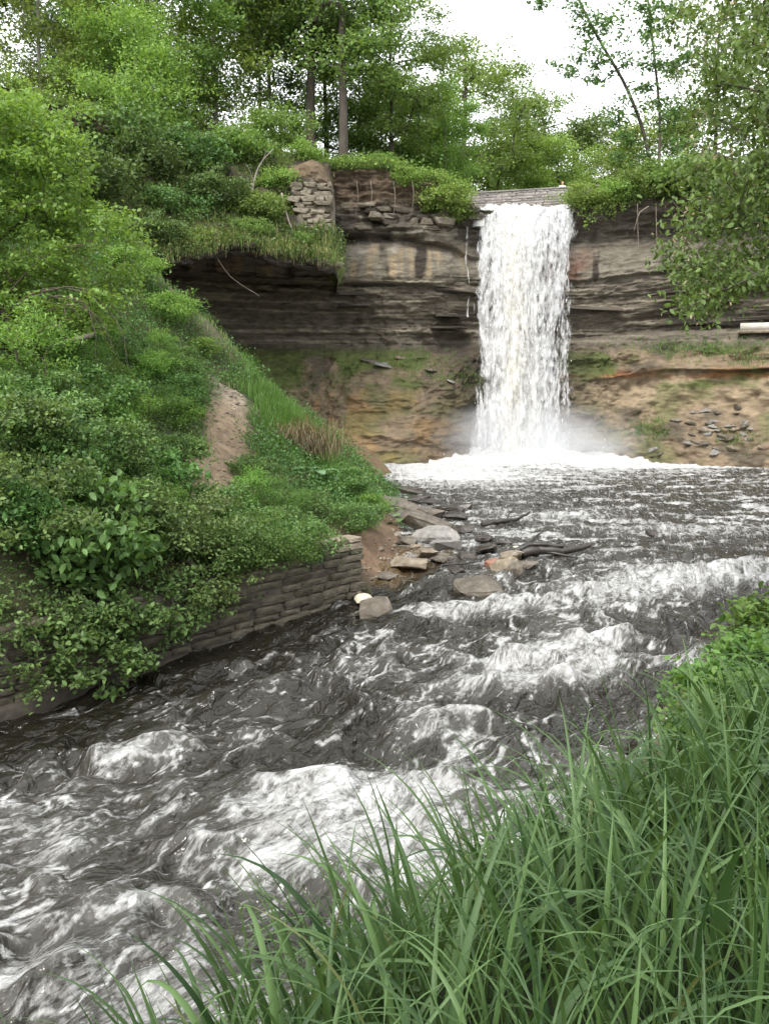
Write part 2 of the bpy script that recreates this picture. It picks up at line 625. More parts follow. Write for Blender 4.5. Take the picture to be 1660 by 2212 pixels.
hill_pts = [Pt(*q) for q in [
    (795, 1045, 46), (758, 1000, 44.5), (722, 945, 43), (635, 880, 41.5), (560, 830, 40), (500, 745, 39.5), (405, 675, 39),
    (375, 625, 39.5), (270, 545, 41), (160, 470, 43), (520, 775, 40.0), (450, 690, 39.3),
    (500, 838, 37), (490, 905, 33), (480, 1000, 29.5), (440, 1090, 26.5), (430, 1165, 24.2),
    (600, 860, 39), (600, 930, 36), (700, 965, 39.5), (620, 1010, 33), (725, 1060, 35), (770, 1120, 31), (650, 1150, 28), (790, 1165, 28.5),
    (400, 900, 32), (300, 910, 28), (150, 910, 24), (0, 910, 21), (310, 750, 33.5), (150, 720, 29), (0, 690, 25.5),
    (300, 1060, 24.5), (150, 1060, 21.5), (0, 1060, 18.5)]]
wd = (WALL_B - WALL_A) / np.linalg.norm(WALL_B - WALL_A)
wn = np.array([wd[1], -wd[0]])           # into the bank
if wn[0] > 0:
    wn = -wn
for k in np.linspace(0, 1.6, 7):
    q = WALL_A + (WALL_B - WALL_A) * k + wn * .6
    hill_pts.append((q[0], q[1], WALL_TOP - .12))
for q in [(-20, 27, 12), (-30, 40, 19), (-26, 12, 10), (-17, 14, 4.5), (-22, 4, 7), (-24, 47, 19.5), (-16, 47, 14), (-40, 30, 21),
          (.5, 29.3, -.30), (.5, 33, -.05), (.0, 39, .25), (-3.4, 47, 2.0), (-7, 45.5, 3.4), (-10.5, 45, 5.6), (-14, 45.5, 9.0), (-1.5, 50, 1.2)]:
    hill_pts.append(q)
hill_f = rbf_fit(hill_pts)


def hill_z(x, y, rough=True):
    x = np.asarray(x, float)
    y = np.asarray(y, float)
    z = hill_f(x, y)
    if rough:
        p = stack(x, y, 0 * x).reshape(-1, 3)
        n = fbm(p * .45, 5).reshape(x.shape) * .28 + fbm(p * 1.9 + 4, 3).reshape(x.shape) * .07
        d, _ = poly_sd([WALL_C, WALL_A], x, y)
        z = z + n * sstep(.3, 3, np.abs(d))
    d, al = poly_sd(SHORE_L, x, y)
    L1 = np.hypot(*(WALL_C - np.array(SHORE_L[0])))
    L2 = L1 + np.hypot(*(np.array(WALL_A) - WALL_C))
    sharp = (al < L2 + .05)
    # land side kept, water side sinks; sharp drop at the wall
    e = np.where(sharp, sstep(-.05, -.45, -d + .0) * 0 + sstep(.05, .35, d), sstep(-1.6, 1.6, d))
    bed = wl(y) - np.where(sharp, 1.2, .6)
    return bed + (z - bed) * e


PATH = [Pt(*q)[:2] for q in [(512, 850, 36.0), (498, 862, 35.2), (490, 905, 33), (480, 1000, 29.5), (440, 1090, 26.5), (430, 1165, 24.2), (490, 1190, 24.6)]]


def bank_z(x, y):
    x = np.asarray(x, float)
    y = np.asarray(y, float)
    d, _ = poly_sd(SHORE_R, x, y)
    d = -d                                             # land lies on the right of it
    p = stack(x, y, 0 * x).reshape(-1, 3)
    n = fbm(p * .5 + 31, 4).reshape(x.shape) * .22
    top = 3.65 - .27 * np.clip(y, -20, 12) + .24 * np.clip(x, -6, 16) + .25 * np.clip(y - 12, 0, 40) * .3
    bed = wl(y) - 1.0
    low = bed + 1.0 + 1.05 * np.clip(d, 0, 50)
    z = np.minimum(top, low + .25) + n
    e = sstep(-1.6, .5, d)
    return bed + (z - bed) * e


# ------------------------------------------------------------------ ground sheet, hillside, right bank
def land(name, xs, ys, zf, colf, mat):
    X, Y = np.meshgrid(xs, ys)
    Z = zf(X, Y)
    V = stack(X.ravel(), Y.ravel(), Z.ravel())
    me = mkmesh(name, V, grid_faces(len(ys), len(xs)), mat, True, {'colour': colf(V)})
    return tag(link(name, me), kind='structure')


g = 1500.0
me = mkmesh('ground', [(-g, -g, -4.5), (g, -g, -4.5), (g, g, -4.5), (-g, g, -4.5)], np.array([[0, 1, 2, 3]]), M['soil'],
            attrs={'colour': np.tile([.06, .08, .03], (4, 1))})
tag(link('ground', me), kind='structure')


def lerp(a, b, f):
    return a + (np.asarray(b) - a) * f[:, None]


def hill_col(V):
    c = np.tile([.050, .062, .026], (len(V), 1))
    n = fbm(V * [.6, .6, .6], 4)
    c = lerp(c, [.085, .065, .042], sstep(-.1, .5, n))
    d, al = poly_sd(PATH, V[:, 0], V[:, 1])
    k = sstep(.85, .5, np.abs(d) + .5 * fbm(V * 1.7, 4))
    tan_ = lerp(np.tile([.235, .175, .115], (len(V), 1)), [.25, .21, .16], sstep(33, 36.5, V[:, 1]))
    c = c + (tan_ * (1 + .25 * fbm(V * 3, 3))[:, None] - c) * k[:, None]
    ds, _ = poly_sd(SHORE_L, V[:, 0], V[:, 1])
    k = sstep(2.6, 1.2, ds) * sstep(25.5, 26.5, V[:, 1]) * sstep(38, 33, V[:, 1])
    c = lerp(c, [.17, .115, .075], k)
    rp = np.array([Pt(*q)[:2] for q in [(400, 600, 39.5), (425, 645, 39), (525, 715, 39.5), (570, 795, 40)]])
    dr, _ = poly_sd(rp, V[:, 0], V[:, 1])
    k = sstep(1.6, .3, np.abs(dr + .2)) * sstep(-.25, .2, fbm(V * .9 + 8, 3))
    c = lerp(c, [.14, .125, .085], k * .35)
    k = sstep(41, 44, V[:, 1]) * sstep(7.5, 5, V[:, 2])
    c = lerp(c, [.16, .11, .065], k)
    return c


land('hillside', np.linspace(-42, 4, 260), np.linspace(5, 52, 300), hill_z, hill_col, M['soil'])


def bank_col(V):
    c = np.tile([.022, .028, .012], (len(V), 1))
    d, _ = poly_sd(SHORE_R, V[:, 0], V[:, 1])
    k = sstep(2.4, 1.0, -d + .5 * fbm(V * .8, 3)) * sstep(13, 15, V[:, 1])
    return lerp(c, [.16, .105, .075], k)


land('right_bank', np.linspace(-12, 45, 230), np.linspace(-3, 55, 230), bank_z, bank_col, M['soil'])

# ------------------------------------------------------------------ cliff of the amphitheatre
CURVE = [(54, 32), (40, 47), (29.5, 56.5), (22, 60.8), (16.2, 62.9), (13.4, 63.2), (9.6, 63.4), (5.8, 62.9), (3.4, 62.2), (0, 62), (-4, 62.6), (-8, 61.3), (-12.5, 58), (-16, 52.5), (-20, 46)]
NS, NZ = 620, 360
cc = catmull(CURVE, NS)
ct = np.linspace(0, len(CURVE) - 1, NS)           # station number along the curve
tg = np.gradient(cc, axis=0)
tg /= np.linalg.norm(tg, axis=1)[:, None]
nm = np.stack([tg[:, 1], -tg[:, 0]], -1) * -1     # toward the plunge pool
if nm[NS // 2][1] > 0:
    nm = -nm
zt = np.interp(ct, [0, 3, 4.6, 5.2, 5.6, 7.0, 7.5, 8.2, 9, 14], [17.6, 17.2, 17.0, 16.8, 16.45, 16.45, 17.6, 18.2, 18.9, 19.5])
left = sstep(6.0, 8.0, ct)
PR = np.array([(1.0, .9), (.955, .7), (.93, .1), (.86, -.5), (.845, .15), (.80, .35), (.705, .35), (.70, -.1), (.66, .05), (.62, -.35), (.57, -.2), (.53, -.7), (.475, -.9),
               (.468, .3), (.44, 1.3), (.39, 2.5), (.36, 2.9), (.335, 3.1), (.325, 4.2), (.308, 4.5), (.300, 3.7), (.20, 4.0), (.17, 4.8), (.08, 6.4), (0, 7.6), (-.15, 10)])
PL = np.array([(1.0, .9), (.96, .6), (.91, .25), (.86, .25), (.83, .5), (.81, .3), (.80, -.55), (.785, -.3), (.77, .1), (.75, .25), (.66, .3), (.652, -.5), (.62, -.4), (.55, -1.3), (.50, -1.6), (.45, -1.9),
               (.43, -1.2), (.40, .1), (.33, 1.6), (.25, 2.9), (.22, 3.2), (.12, 4.2), (0, 5.2), (-.15, 8)])
H0 = 17.2
zn = np.concatenate([np.linspace(-.14, 1.0, NZ)])
oR = np.interp(zn, PR[::-1, 0], PR[::-1, 1])
oL = np.interp(zn, PL[::-1, 0], PL[::-1, 1])
back = [(-1.5, .35), (-4, .7), (-9, 1.0), (-20, 1.3), (-45, 1.6), (-90, 2)]
Vc, Vz, Vs = [], [], []
tsc = np.interp(ct, [0, 3.0, 4.2, 5.2, 6.9, 7.8, 8.6], [.75, .66, .42, .16, .16, .6, 1])
hh = zn * H0
for j in range(NS):
    o_ = oR * (1 - left[j]) + oL * left[j]
    o_ = np.where((o_ > .9) & (hh < 9), .9 + (o_ - .9) * tsc[j], o_)
    z_ = hh * np.where(hh > 8, 1, 1)
    sc_ = np.where(z_ > 9, (zt[j] - 9) / (H0 - 9), 1)
    z_ = np.where(z_ > 9, 9 + (z_ - 9) * sc_, z_)
    x_ = cc[j, 0] + nm[j, 0] * o_
    y_ = cc[j, 1] + nm[j, 1] * o_
    Vc.append(stack(x_, y_, z_))
S = np.array(Vc)                                   # NS, NZ, 3
SS = np.repeat((np.cumsum(np.hypot(*np.gradient(cc, axis=0).T)))[:, None], NZ, 1)
CT = np.repeat(ct[:, None], NZ, 1)
q = stack(SS.ravel(), S[..., 2].ravel(), 0 * SS.ravel())
strat = ridged(q * [.09, 1.25, 1] + 3, 4, .6).reshape(NS, NZ) - .62
blk = fbm(q * [.55, .8, 1] + 50, 5, .55).reshape(NS, NZ)
fin = fbm(q * [1.3, 3.2, 1] + 90, 4, .6).reshape(NS, NZ)
zz = S[..., 2]
shale = sstep(7.6, 8.4, zz) * sstep(12.6, 11.8, zz)
tan_b = sstep(11.9, 12.4, zz) * sstep(14.6, 14.0, zz)
upper = sstep(14, 14.8, zz)
talus = sstep(8.3, 7.4, zz)
amp = strat * (.60 * shale + .12 * tan_b + .6 * upper + .10 * talus) + blk * (.22 * shale + .10 * tan_b + .40 * upper + .55 * talus) + fin * (.16 * shale + .05 * tan_b + .16 * upper + .10 * talus)
S[..., 0] += nm[:, 0:1] * amp
S[..., 1] += nm[:, 1:2] * amp
S[..., 2] += .7 * sstep(5.2, 2.2, CT) * sstep(2.5, 5, zz) * sstep(15, 12, zz)
S[..., 2] += (fbm(q * [.13, .05, 1] + 7, 2).reshape(NS, NZ)) * .35 * talus + fin * .05
rows = [S]
base = S[:, -1]
bk = []
for b_, dz in back:
    r_ = base.copy()
    r_[:, 0] += nm[:, 0] * (b_ * .55) + 0
    r_[:, 1] += np.where(nm[:, 1] < 0, -b_, -b_ * .6)
    ch = sstep(5.2, 5.6, ct) * sstep(7.4, 7.0, ct)
    r_[:, 2] += dz * (1 - ch) + .25 * fbm(stack(r_[:, 0], r_[:, 1], 0 * r_[:, 0]) * .2, 3)
    bk.append(r_)
S2 = np.concatenate([S, np.stack(bk, 1)], 1)
nz2 = S2.shape[1]
VV = S2.reshape(-1, 3)
# stone colours of the beds
z_ = VV[:, 2]
s_ = np.repeat(np.cumsum(np.hypot(*np.gradient(cc, axis=0).T))[:, None], nz2, 1).ravel()
t_ = np.repeat(ct[:, None], nz2, 1).ravel()
lf = sstep(6.0, 8.0, t_)
Q = stack(s_, z_, 0 * z_)
n_big = fbm(Q * [.12, .35, 1] + 11, 4)
n_str = fbm(Q * [.08, 2.6, 1] + 21, 5, .65)
n_ver = fbm(Q * [1.1, .12, 1] + 31, 4)
n_med = fbm(Q * [.5, .7, 1] + 41, 5)
col = np.tile([.118, .102, .078], (len(VV), 1))
col = lerp(col, [.25, .22, .165], sstep(.05, .55, n_str))                              # paler shale seams
kb = sstep(11.8, 12.3, z_) * sstep(14.4, 13.8, z_ + .3 * n_med)
tanc = lerp(np.tile([.175, .156, .122], (len(VV), 1)), [.26, .205, .13], sstep(.0, .5, n_ver) * lf)
tanc = lerp(tanc, [.045, .038, .030], sstep(.1, .5, fbm(Q * [.9, .16, 1] + 61, 4)))
tanc = lerp(tanc, [.15, .065, .04], sstep(4.55, 5.1, t_) * sstep(.0, .3, n_big + .25) * (1 - lf) * .6)
col = col + (tanc - col) * kb[:, None]
ku = sstep(14.0, 14.6, z_ + .25 * n_med)
upc = lerp(np.tile([.085, .074, .058], (len(VV), 1)), [.22, .20, .155], sstep(.1, .45, n_med) * (.35 + .65 * lf))
upc = lerp(upc, [.125, .092, .064], sstep(16.2, 17.2, z_ + .4 * n_ver) * lf)
col = col + (upc - col) * ku[:, None]
pale = sstep(.25, .5, n_big + .3 * n_med) * sstep(12.6, 13.2, z_) * sstep(15, 14.2, z_)
col = lerp(col, [.24, .225, .19], pale * .8)
kt = sstep(8.2, 7.5, z_)
tl = lerp(np.tile([.19, .145, .096], (len(VV), 1)), [.105, .085, .060], sstep(.0, .45, n_med))
tl = lerp(tl, [.27, .175, .085], sstep(-.1, .35, n_med + .3 * n_ver) * sstep(5.2, 4.0, z_ + .8 * n_big) * lf * .8)
tl = lerp(tl, [.255, .20, .13], (1 - lf) * sstep(5.9, 5.5, z_) * sstep(3.0, 3.5, z_ + .9 * n_big) * sstep(-.55, -.1, n_med))
tl = lerp(tl, [.26, .12, .055], (1 - lf) * sstep(5.3, 5.6, z_) * sstep(6.3, 5.9, z_ + .5 * n_med) * sstep(-.2, .2, n_big + .15))
tl = lerp(tl, [.030, .026, .020], (1 - lf) * sstep(5.6, 5.9, z_) * sstep(6.9, 6.4, z_ + .6 * n_med) * sstep(-.1, .15, n_big + .1))
moss = sstep(.0, .35, fbm(Q * [.22, .35, 1] + 71, 4) + .12 * lf) * sstep(7.9, 7.2, z_)
tl = lerp(tl, [.085, .11, .030], moss * np.where(z_ > 4.8, .9, .45))
tl = lerp(tl, [.075, .07, .058], sstep(6.9, 7.8, z_) * .7)
col = col + (tl - col) * kt[:, None]
wet = sstep(2.6, .3, np.abs(t_ - 6.5) - .3) * sstep(9, 7, z_)
col = lerp(col, [.030, .026, .020], wet * .8)
ktop = (np.arange(nz2) >= NZ - 2)
ktop = np.tile(ktop, NS)
col[ktop] = [.05, .07, .022]
me = mkmesh('cliff', VV, grid_faces(NS, nz2)[:, ::-1], M['cliff'], True, {'colour': col})
cliff = tag(link('cliff', me), kind='structure')


def cliff_top(x, y):
    """height of the plateau above the cliff"""
    return 18.6 if x < 5 else 17.6


# ------------------------------------------------------------------ overhanging bluff on the left
def PP(*q):
    return [np.array(at(*a)) for a in q]


cols = []
zr = [0, .42, .72, 1]


def bcol(lip, m1, m2, top, roof=None):
    lip, m1, m2, top = [np.array(at(*a)) for a in (lip, m1, m2, top)]
    rf0 = np.array([lip[0] * 1.0 - .5, 63.5, lip[2] + 1.2]) if roof is None else np.array(roof)
    rf1 = lip * .45 + rf0 * .55 + [0, 0, 1.3]
    pl = [top + [0, 4, .8], top + [-1, 12, 1.2], top + [-4, 40, 1.5]]
    return np.array([rf0, rf1, lip + [0, 1.3, -.40], lip, m1, m2, top] + pl)


cA = bcol((722, 572, 53), (716, 500, 53.6), (712, 398, 54.2), (700, 362, 55.5))
side = cA.copy()
side[:, 0] = np.where(np.arange(len(side)) < 7, -3.3, side[:, 0])
side[2:7, 1] = np.maximum(side[2:7, 1], 63.5)
cols = [side, cA,
        bcol((660, 560, 52), (665, 492, 53.3), (650, 390, 54.4), (640, 350, 56)),
        bcol((600, 545, 51), (600, 482, 53), (590, 400, 54.5), (560, 330, 57)),
        bcol((500, 528, 49.5), (500, 470, 52), (480, 395, 54), (470, 315, 57)),
        bcol((400, 548, 47.5), (390, 475, 50), (370, 400, 52), (360, 310, 56)),
        bcol((290, 560, 45.5), (280, 480, 48), (260, 400, 50), (240, 305, 54)),
        bcol((120, 600, 43), (110, 480, 45), (90, 400, 48), (60, 290, 52)),
        bcol((-200, 600, 40), (-210, 480, 43), (-220, 400, 46), (-250, 290, 50))]
BC = np.array(cols)                                    # 9 cols, 10 rows
nb, mb_ = 260, 190
tmp = np.stack([catmull(BC[:, r], nb) for r in range(BC.shape[1])], 1)
tmp[:16] = np.stack([np.linspace(tmp[0], tmp[15], 16)])[0] if False else tmp[:16]
BS = np.stack([catmull(tmp[c], mb_) for c in range(nb)], 0)
p = BS.reshape(-1, 3)
rr = np.tile(np.linspace(0, BC.shape[1] - 1, mb_), nb)
kk = sstep(0, 2.2, rr)
d = fbm(p * [.5, .5, .7] + 5, 5, .55) * .55 + (ridged(p * [.15, .15, 1.6] + 2, 3) - .6) * .5 * sstep(4.6, 3.2, rr)
p = p.copy()
p[:, 1] -= d * (.4 + .6 * kk)
p[:, 2] += fbm(p * .6 + 15, 4) * .3 - sstep(2.4, 3.0, rr) * sstep(3.6, 3.0, rr) * (.35 * np.abs(fbm(p * 1.2 + 3, 3)))
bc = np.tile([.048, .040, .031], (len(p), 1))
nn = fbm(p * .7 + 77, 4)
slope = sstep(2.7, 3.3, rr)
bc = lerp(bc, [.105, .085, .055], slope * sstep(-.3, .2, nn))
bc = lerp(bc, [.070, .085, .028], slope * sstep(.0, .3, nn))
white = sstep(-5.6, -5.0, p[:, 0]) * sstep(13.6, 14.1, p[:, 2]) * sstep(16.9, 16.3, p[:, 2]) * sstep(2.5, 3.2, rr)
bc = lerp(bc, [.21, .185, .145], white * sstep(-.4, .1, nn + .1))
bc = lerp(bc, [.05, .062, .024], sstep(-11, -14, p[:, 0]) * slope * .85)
brown = sstep(-6.6, -6, p[:, 0]) * sstep(16.2, 16.7, p[:, 2]) * sstep(18.4, 17.8, p[:, 2])
bc = lerp(bc, [.13, .095, .06], brown * sstep(-.35, .1, nn))
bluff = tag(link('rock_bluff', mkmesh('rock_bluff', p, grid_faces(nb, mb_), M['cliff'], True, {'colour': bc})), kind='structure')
BLUFF = BS

# ------------------------------------------------------------------ river
NR, NC = 660, 430
yy = np.exp(np.linspace(math.log(5.5), math.log(67), NR))
tt = np.linspace(-1, 1, NC)
WX = tt[None] * (yy[:, None] * .47 + 2.0)
WY = np.repeat(yy[:, None], NC, 1)
FL = np.array([(9.6, 66), (9.4, 60), (9.2, 50), (8.2, 41), (6.6, 32), (3.6, 23.5), (-.6, 16.8), (-5.5, 11.5), (-12, 7), (-20, 3)])
fl = catmull(FL, 90)
nd, sd_ = poly_sd(fl, WX, WY)
x, y = WX.ravel(), WY.ravel()
fs, fn = sd_.ravel(), nd.ravel()
near = sstep(34, 24, y)
rap = sstep(33, 25, y)
wq = stack(fs * .35, fn * .5, 0 * fs)
wx = fbm(wq + 3, 3) * 1.0
wy = fbm(wq + 13, 3) * 1.0
# lumpy waves, longer along the current in the pool
h1 = ridged(stack(fs * .42 + wx * .5, fn * .42 + wy * .5, 0 * fs), 2, .4) - .62
h2 = fbm(stack(fs * .9 + wx, fn * 1.3 + wy, 0 * fs + 5), 2, .45)
h3 = fbm(stack(x * 1.2, y * 3.4, 0 * fs + 9), 4, .6)
h4 = fbm(stack(fs * 1.9 + wx, fn * 2.6 + wy, 0 * fs + 21), 2, .5)
z = wl(y) + (.35 + .65 * rap) * h4 * .06 + rap * (h1 * .38 + h2 * .16) + (1 - rap) * (h3 * .10 + h2 * .06) 
feat = []


def wave(U, V, rx, ry, amp, foam, ang=-40, dz=0.0):
    P_ = on_water(U, V, dz)
    feat.append((P_.x, P_.y, rx, ry, R(ang), amp, foam))


# standing waves and holes of the rapid (across-current length, along-current length, height, foam)
wave(180, 1640, 2.4, .6, .22, .06, -25)
wave(330, 1620, .8, .4, .12, .14, -30)
wave(710, 1690, 1.2, .8, .14, .5, -30)
wave(600, 1740, 1.0, .8, .16, .2, -30)
wave(800, 1710, .9, .9, .18, .6, -20)
wave(830, 1790, .8, .9, .1, .3, -20)
wave(650, 1850, 1.3, .5, .1, .16, -40)
wave(470, 1830, .9, .4, .12, .14, 20)
wave(930, 1560, .8, .5, .45, .42, -25)
wave(1290, 1385, .9, .45, .62, .75, -15)
wave(1250, 1420, .8, .6, .2, .5, -15)
wave(1110, 1425, 1.0, .5, .50, .65, -15)
wave(1060, 1470, 1.1, .5, .2, .5, -15)
wave(1010, 1310, 1.8, .5, .15, .75, -10)
wave(1140, 1300, .7, .5, .40, .25, -5)
wave(1560, 1230, 3.0, .9, .35, .72, -10)
wave(1400, 1265, 2.2, .8, .15, .40, -10)
wave(1480, 1140, 3.5, .6, .12, .25, 0)
wave(1200, 1110, 2.2, 1.0, .06, .30, -15)
wave(1230, 1460, 1.0, .5, .25, .4, -10)
wave(1420, 1420, 1.2, .5, .25, .35, -15)
wave(280, 1990, 1.1, .5, .25, .10, -40)
wave(100, 1990, .9, .5, .2, .10, -40)
wave(60, 2130, .9, .4, .25, .2, -30)
wave(330, 2130, .8, .4, .2, .15, -30)
wave(900, 1840, .8, .6, .2, .25, -30)
foam = np.zeros(len(x))
calm = np.zeros(len(x))
for fx, fy, rx, ry, an, am, fo in feat:
    dx, dy = x - fx, y - fy
    a_ = dx * math.cos(an) - dy * math.sin(an)
    b_ = dx * math.sin(an) + dy * math.cos(an)
    wob = 1 + .35 * wx
    g_ = np.exp(-(a_ / rx) ** 2 * wob - (b_ / ry) ** 2)
    cr = np.exp(-(a_ / (rx * 1.1)) ** 2 - ((b_ + .15) / (ry * .7)) ** 2)
    z += .6 * am * cr * (1 + .8 * h2)
    foam += fo * np.exp(-(a_ / rx) ** 2 - (np.where(b_ > 0, b_ / (ry * .55), b_ / (ry * 1.4))) ** 2)
# net of foam threads
r1 = ridged(stack(fs * .55 + wx * 1.2, fn * .75 + wy * 1.2, 0 * fs + 2), 2, .5)
r2 = ridged(stack(fs * 1.1 + wx * 1.6, fn * 1.9 + wy * 1.6, 0 * fs + 7), 3, .55)
patch = sstep(-.25, .45, fbm(stack(fs * .16, fn * .28, 0 * fs + 4), 3))
th = sstep(.84, .975, r1) * .95 + sstep(.76, .93, r2) * .40
dl, _ = poly_sd(SHORE_L, x, y)
dl = -dl
wallside = sstep(3.6, .8, dl) * sstep(27, 25, y)              # quiet dark water along the wall
foam += rap * (.16 + .10 * sstep(17, 12, y) + .12 * patch + th * (.35 + .65 * patch)) * (1 - .75 * wallside)
foam += rap * sstep(.1, .5, h1 + .2) * .14 * (1 - wallside)
stre = fbm(stack(fs * .5, fn * 2.6, 0 * fs + 3), 4)
foam += wallside * sstep(.30, .55, stre) * .35
pool = 1 - rap
pst = fbm(stack(x * .35 + wx * .4, y * 1.5, 0 * x + 12), 5, .6)
foam += pool * (.33 + sstep(.05, .5, pst) * .55 * (.35 + .65 * sstep(-.2, .4, fbm(stack(x * .12, y * .2, 0 * x), 3))))  # even level is partly silvery sky reflection put into the colour
# boil below the fall
P0 = at(1120, 1000, 60)
bo = np.exp(-((x - 9.4) / 6.5) ** 2 - ((y - 60.5) / 3.4) ** 2)
foam += (.42 + .35 * pst) * np.exp(-((x - 8) / 10) ** 2 - ((y - 56) / 7.0) ** 2)
bo2 = np.exp(-((x - 3.6) / 2.6) ** 2 - ((y - 56.5) / 5.5) ** 2) + .9 * sstep(56.2, 58, y) * sstep(0, 4, x)
bo2 += .8 * sstep(53.2, 55.5, y + .6 * h2) * sstep(11, 14, x)
bo2 += .85 * np.exp(-((x - 4.0) / 3.0) ** 2 - ((y - 50) / 4.0) ** 2)
foam += 1.25 * bo + .85 * np.minimum(1, bo2)
z += bo * (.55 + .35 * fbm(stack(x * .5, y * .8, 0 * x + 8), 4)) + sstep(57.0, 58.5, y) * .16 * (1 + h2)
z -= wallside * (h1 * .5) * .75
shallow = sstep(1.6, .2, dl) * sstep(25.4, 26.4, y) * sstep(31, 29.5, y) * .9
z = np.where((dl < .6) & (y > 25.5) & (y < 44), np.minimum(z, wl(y) + .05), z)
shallow = np.clip(shallow, 0, 1)
uv = np.stack([fs + .25 * wx, fn + .25 * wy], -1)
me = mkmesh('river', stack(x, y, z), grid_faces(NR, NC), M['water'], True, {'foam': np.clip(np.where(y > 48, foam, np.minimum(foam, .62 + .28 * np.tanh(foam - .62))), 0, 1.25), 'shallow': shallow}, uv)
tag(link('river', me), kind='structure')
RIVER_Z = (x, y, z)

# stream above the lip
me = mkmesh('upper_stream', [(5.6, 63.2, 16.62), (13.3, 63.2, 16.62), (16, 95, 17.1), (3, 95, 17.1)], np.array([[0, 1, 2, 3]]), M['water'],
            attrs={'foam': [.6, .6, .2, .2], 'shallow': [0, 0, 0, 0]}, uv=[(0, 0), (7, 0), (7, 30), (0, 30)])
tag(link('upper_stream', me), kind='structure')

# ------------------------------------------------------------------ waterfall
fall = tag(empty('waterfall', (9.6, 61, 0)), 'tall white waterfall plunging from the cliff lip below the stone bridge', 'waterfall')
FO = np.array([9.6, 61, 0])


def sheet(name, x0, x1, v0, dens, seed, dy=0., xb=(0, 0), nt=210, na=100, hump=.35, ztop=16.62, zb=-.3, edge=.10, thick=1.0):
    a = np.linspace(0, 1, na)
    t = np.linspace(-.12, 1, nt)
    A, T = np.meshgrid(a, t)
    tau = np.clip(T, 0, 1) * math.sqrt((ztop - zb) / 4.9)
    Zf = ztop - 4.9 * tau ** 2 + np.where(T < 0, .25 * (-T / .12), 0)
    Yf = 62.55 + dy - v0 * tau + np.where(T < 0, -T * 14, 0)
    dn = np.clip(T, 0, 1)
    X0 = x0 + xb[0] * dn
    X1 = x1 + xb[1] * dn
    Xf = X0 + (X1 - X0) * A
    q_ = stack(Xf.ravel() * .9, (tau * 2.2).ravel(), np.full(Xf.size, seed * 3.1))
    n_ = fbm(q_, 5, .6).reshape(Xf.shape)
    n2_ = fbm(q_ * [2.5, 2.0, 1] + 5, 4).reshape(Xf.shape)
    bow = .6 * (1 - (2 * A - 1) ** 2)
    Yf = Yf - (n_ * .55 + n2_ * .22) * (.3 + .9 * dn) * thick - bow * (.3 + dn)
    Xf = Xf + n2_ * .18 * (.3 + dn)
    Zf = Zf + np.where(T < .12, hump * (.35 + n_) * np.exp(-((T - .02) / .07) ** 2), 0)
    ed = np.minimum(A, 1 - A)
    de = dens + .42 * np.exp(-(T / .12) ** 2) - .60 * sstep(edge, 0, ed + .06 * n_) + .25 * sstep(.82, 1, dn)
    de -= .20 * sstep(.55, 1.0, A) * sstep(.35, .75, dn)         # thinner on the right, low down
    de -= .18 * sstep(.1, .6, dn)
    cr = np.exp(-((A - .36 - .08 * dn) / .16) ** 2)
    de += .25 * cr
    V_ = stack(Xf.ravel(), Yf.ravel(), Zf.ravel()) - FO
    uv_ = np.stack([Xf.ravel() + seed * 7, Zf.ravel() + seed * 11], -1)
    me_ = mkmesh(name, V_, grid_faces(nt, na), M['fall'], True, {'cover': de.ravel(), 'cream': (cr * .9).ravel()}, uv_)
    return link(name, me_, fall)


sheet('water_sheet', 6.2, 12.75, .55, .90, 1, .1, (-.25, .1))
sheet('water_sheet', 6.25, 12.7, .85, .72, 2, 0, (-.4, .15))
sheet('water_sheet', 6.3, 12.65, 1.15, .60, 3, -.05, (-.5, .25))
sheet('water_sheet', 7.2, 10.6, 1.3, .80, 4, -.05, (-.4, -.2), na=60)
sheet('side_trickle', 5.42, 5.68, .1, .56, 5, .35, (-.02, .0), na=12, nt=120, hump=0, ztop=15.9, zb=9.5, edge=.3, thick=.25)
sheet('side_trickle', 5.3, 7.0, .25, 1.0, 6, .1, (.5, .0), na=24, nt=60, hump=.1, ztop=16.6, zb=15.4, edge=.1, thick=.4)

# flung drops and shreds
mb = MB()
n = 2200
side_ = rng.random(n)
T = rng.random(n) ** .8
ex = np.where(rng.random(n) < .5, 6.5 - .40 * T - rng.normal(.0, .10 + .14 * T), 12.3 + rng.normal(.0, .10 + .18 * T))
mid = rng.random(n) < .96
ex = np.where(mid, 6.7 + 5.3 * rng.random(n), ex)
ez = 16.6 - 16.6 * T ** 1.0
ey = 62.3 - 1.3 * np.sqrt(np.clip(T, 0, 1)) - np.where(mid, .5 + np.abs(rng.normal(0, .35, n)), rng.normal(0, .4, n))
low = rng.random(n) < .75
ex = np.where(low, rng.normal(9.2, 2.6, n), ex)
ez = np.where(low, np.abs(rng.normal(0, .75, n)) + .1, ez)
ey = np.where(low, rng.normal(60, .9, n), ey)
C = stack(ex, ey, ez) - FO
sz = rng.gamma(2.0, .005, n) + .006
ln = sz * rng.uniform(3, 11, n)
ln = np.where(low, sz * 1.3, ln)
oc = np.array([(1, 0, 0), (0, 1, 0), (-1, 0, 0), (0, -1, 0), (0, 0, 1), (0, 0, -1)], float)
Vd = C[:, None] + oc[None] * stack(sz, sz, ln)[:, None]
fo = OCT = np.array([(0, 1, 4), (1, 2, 4), (2, 3, 4), (3, 0, 4), (1, 0, 5), (2, 1, 5), (3, 2, 5), (0, 3, 5)])
mb.add(Vd.reshape(-1, 3), (fo[None] + (np.arange(n) * 6)[:, None, None]).reshape(-1, 3))
tag(link('spray', mb.mesh('spray', M['drop']), fall), kind='stuff')

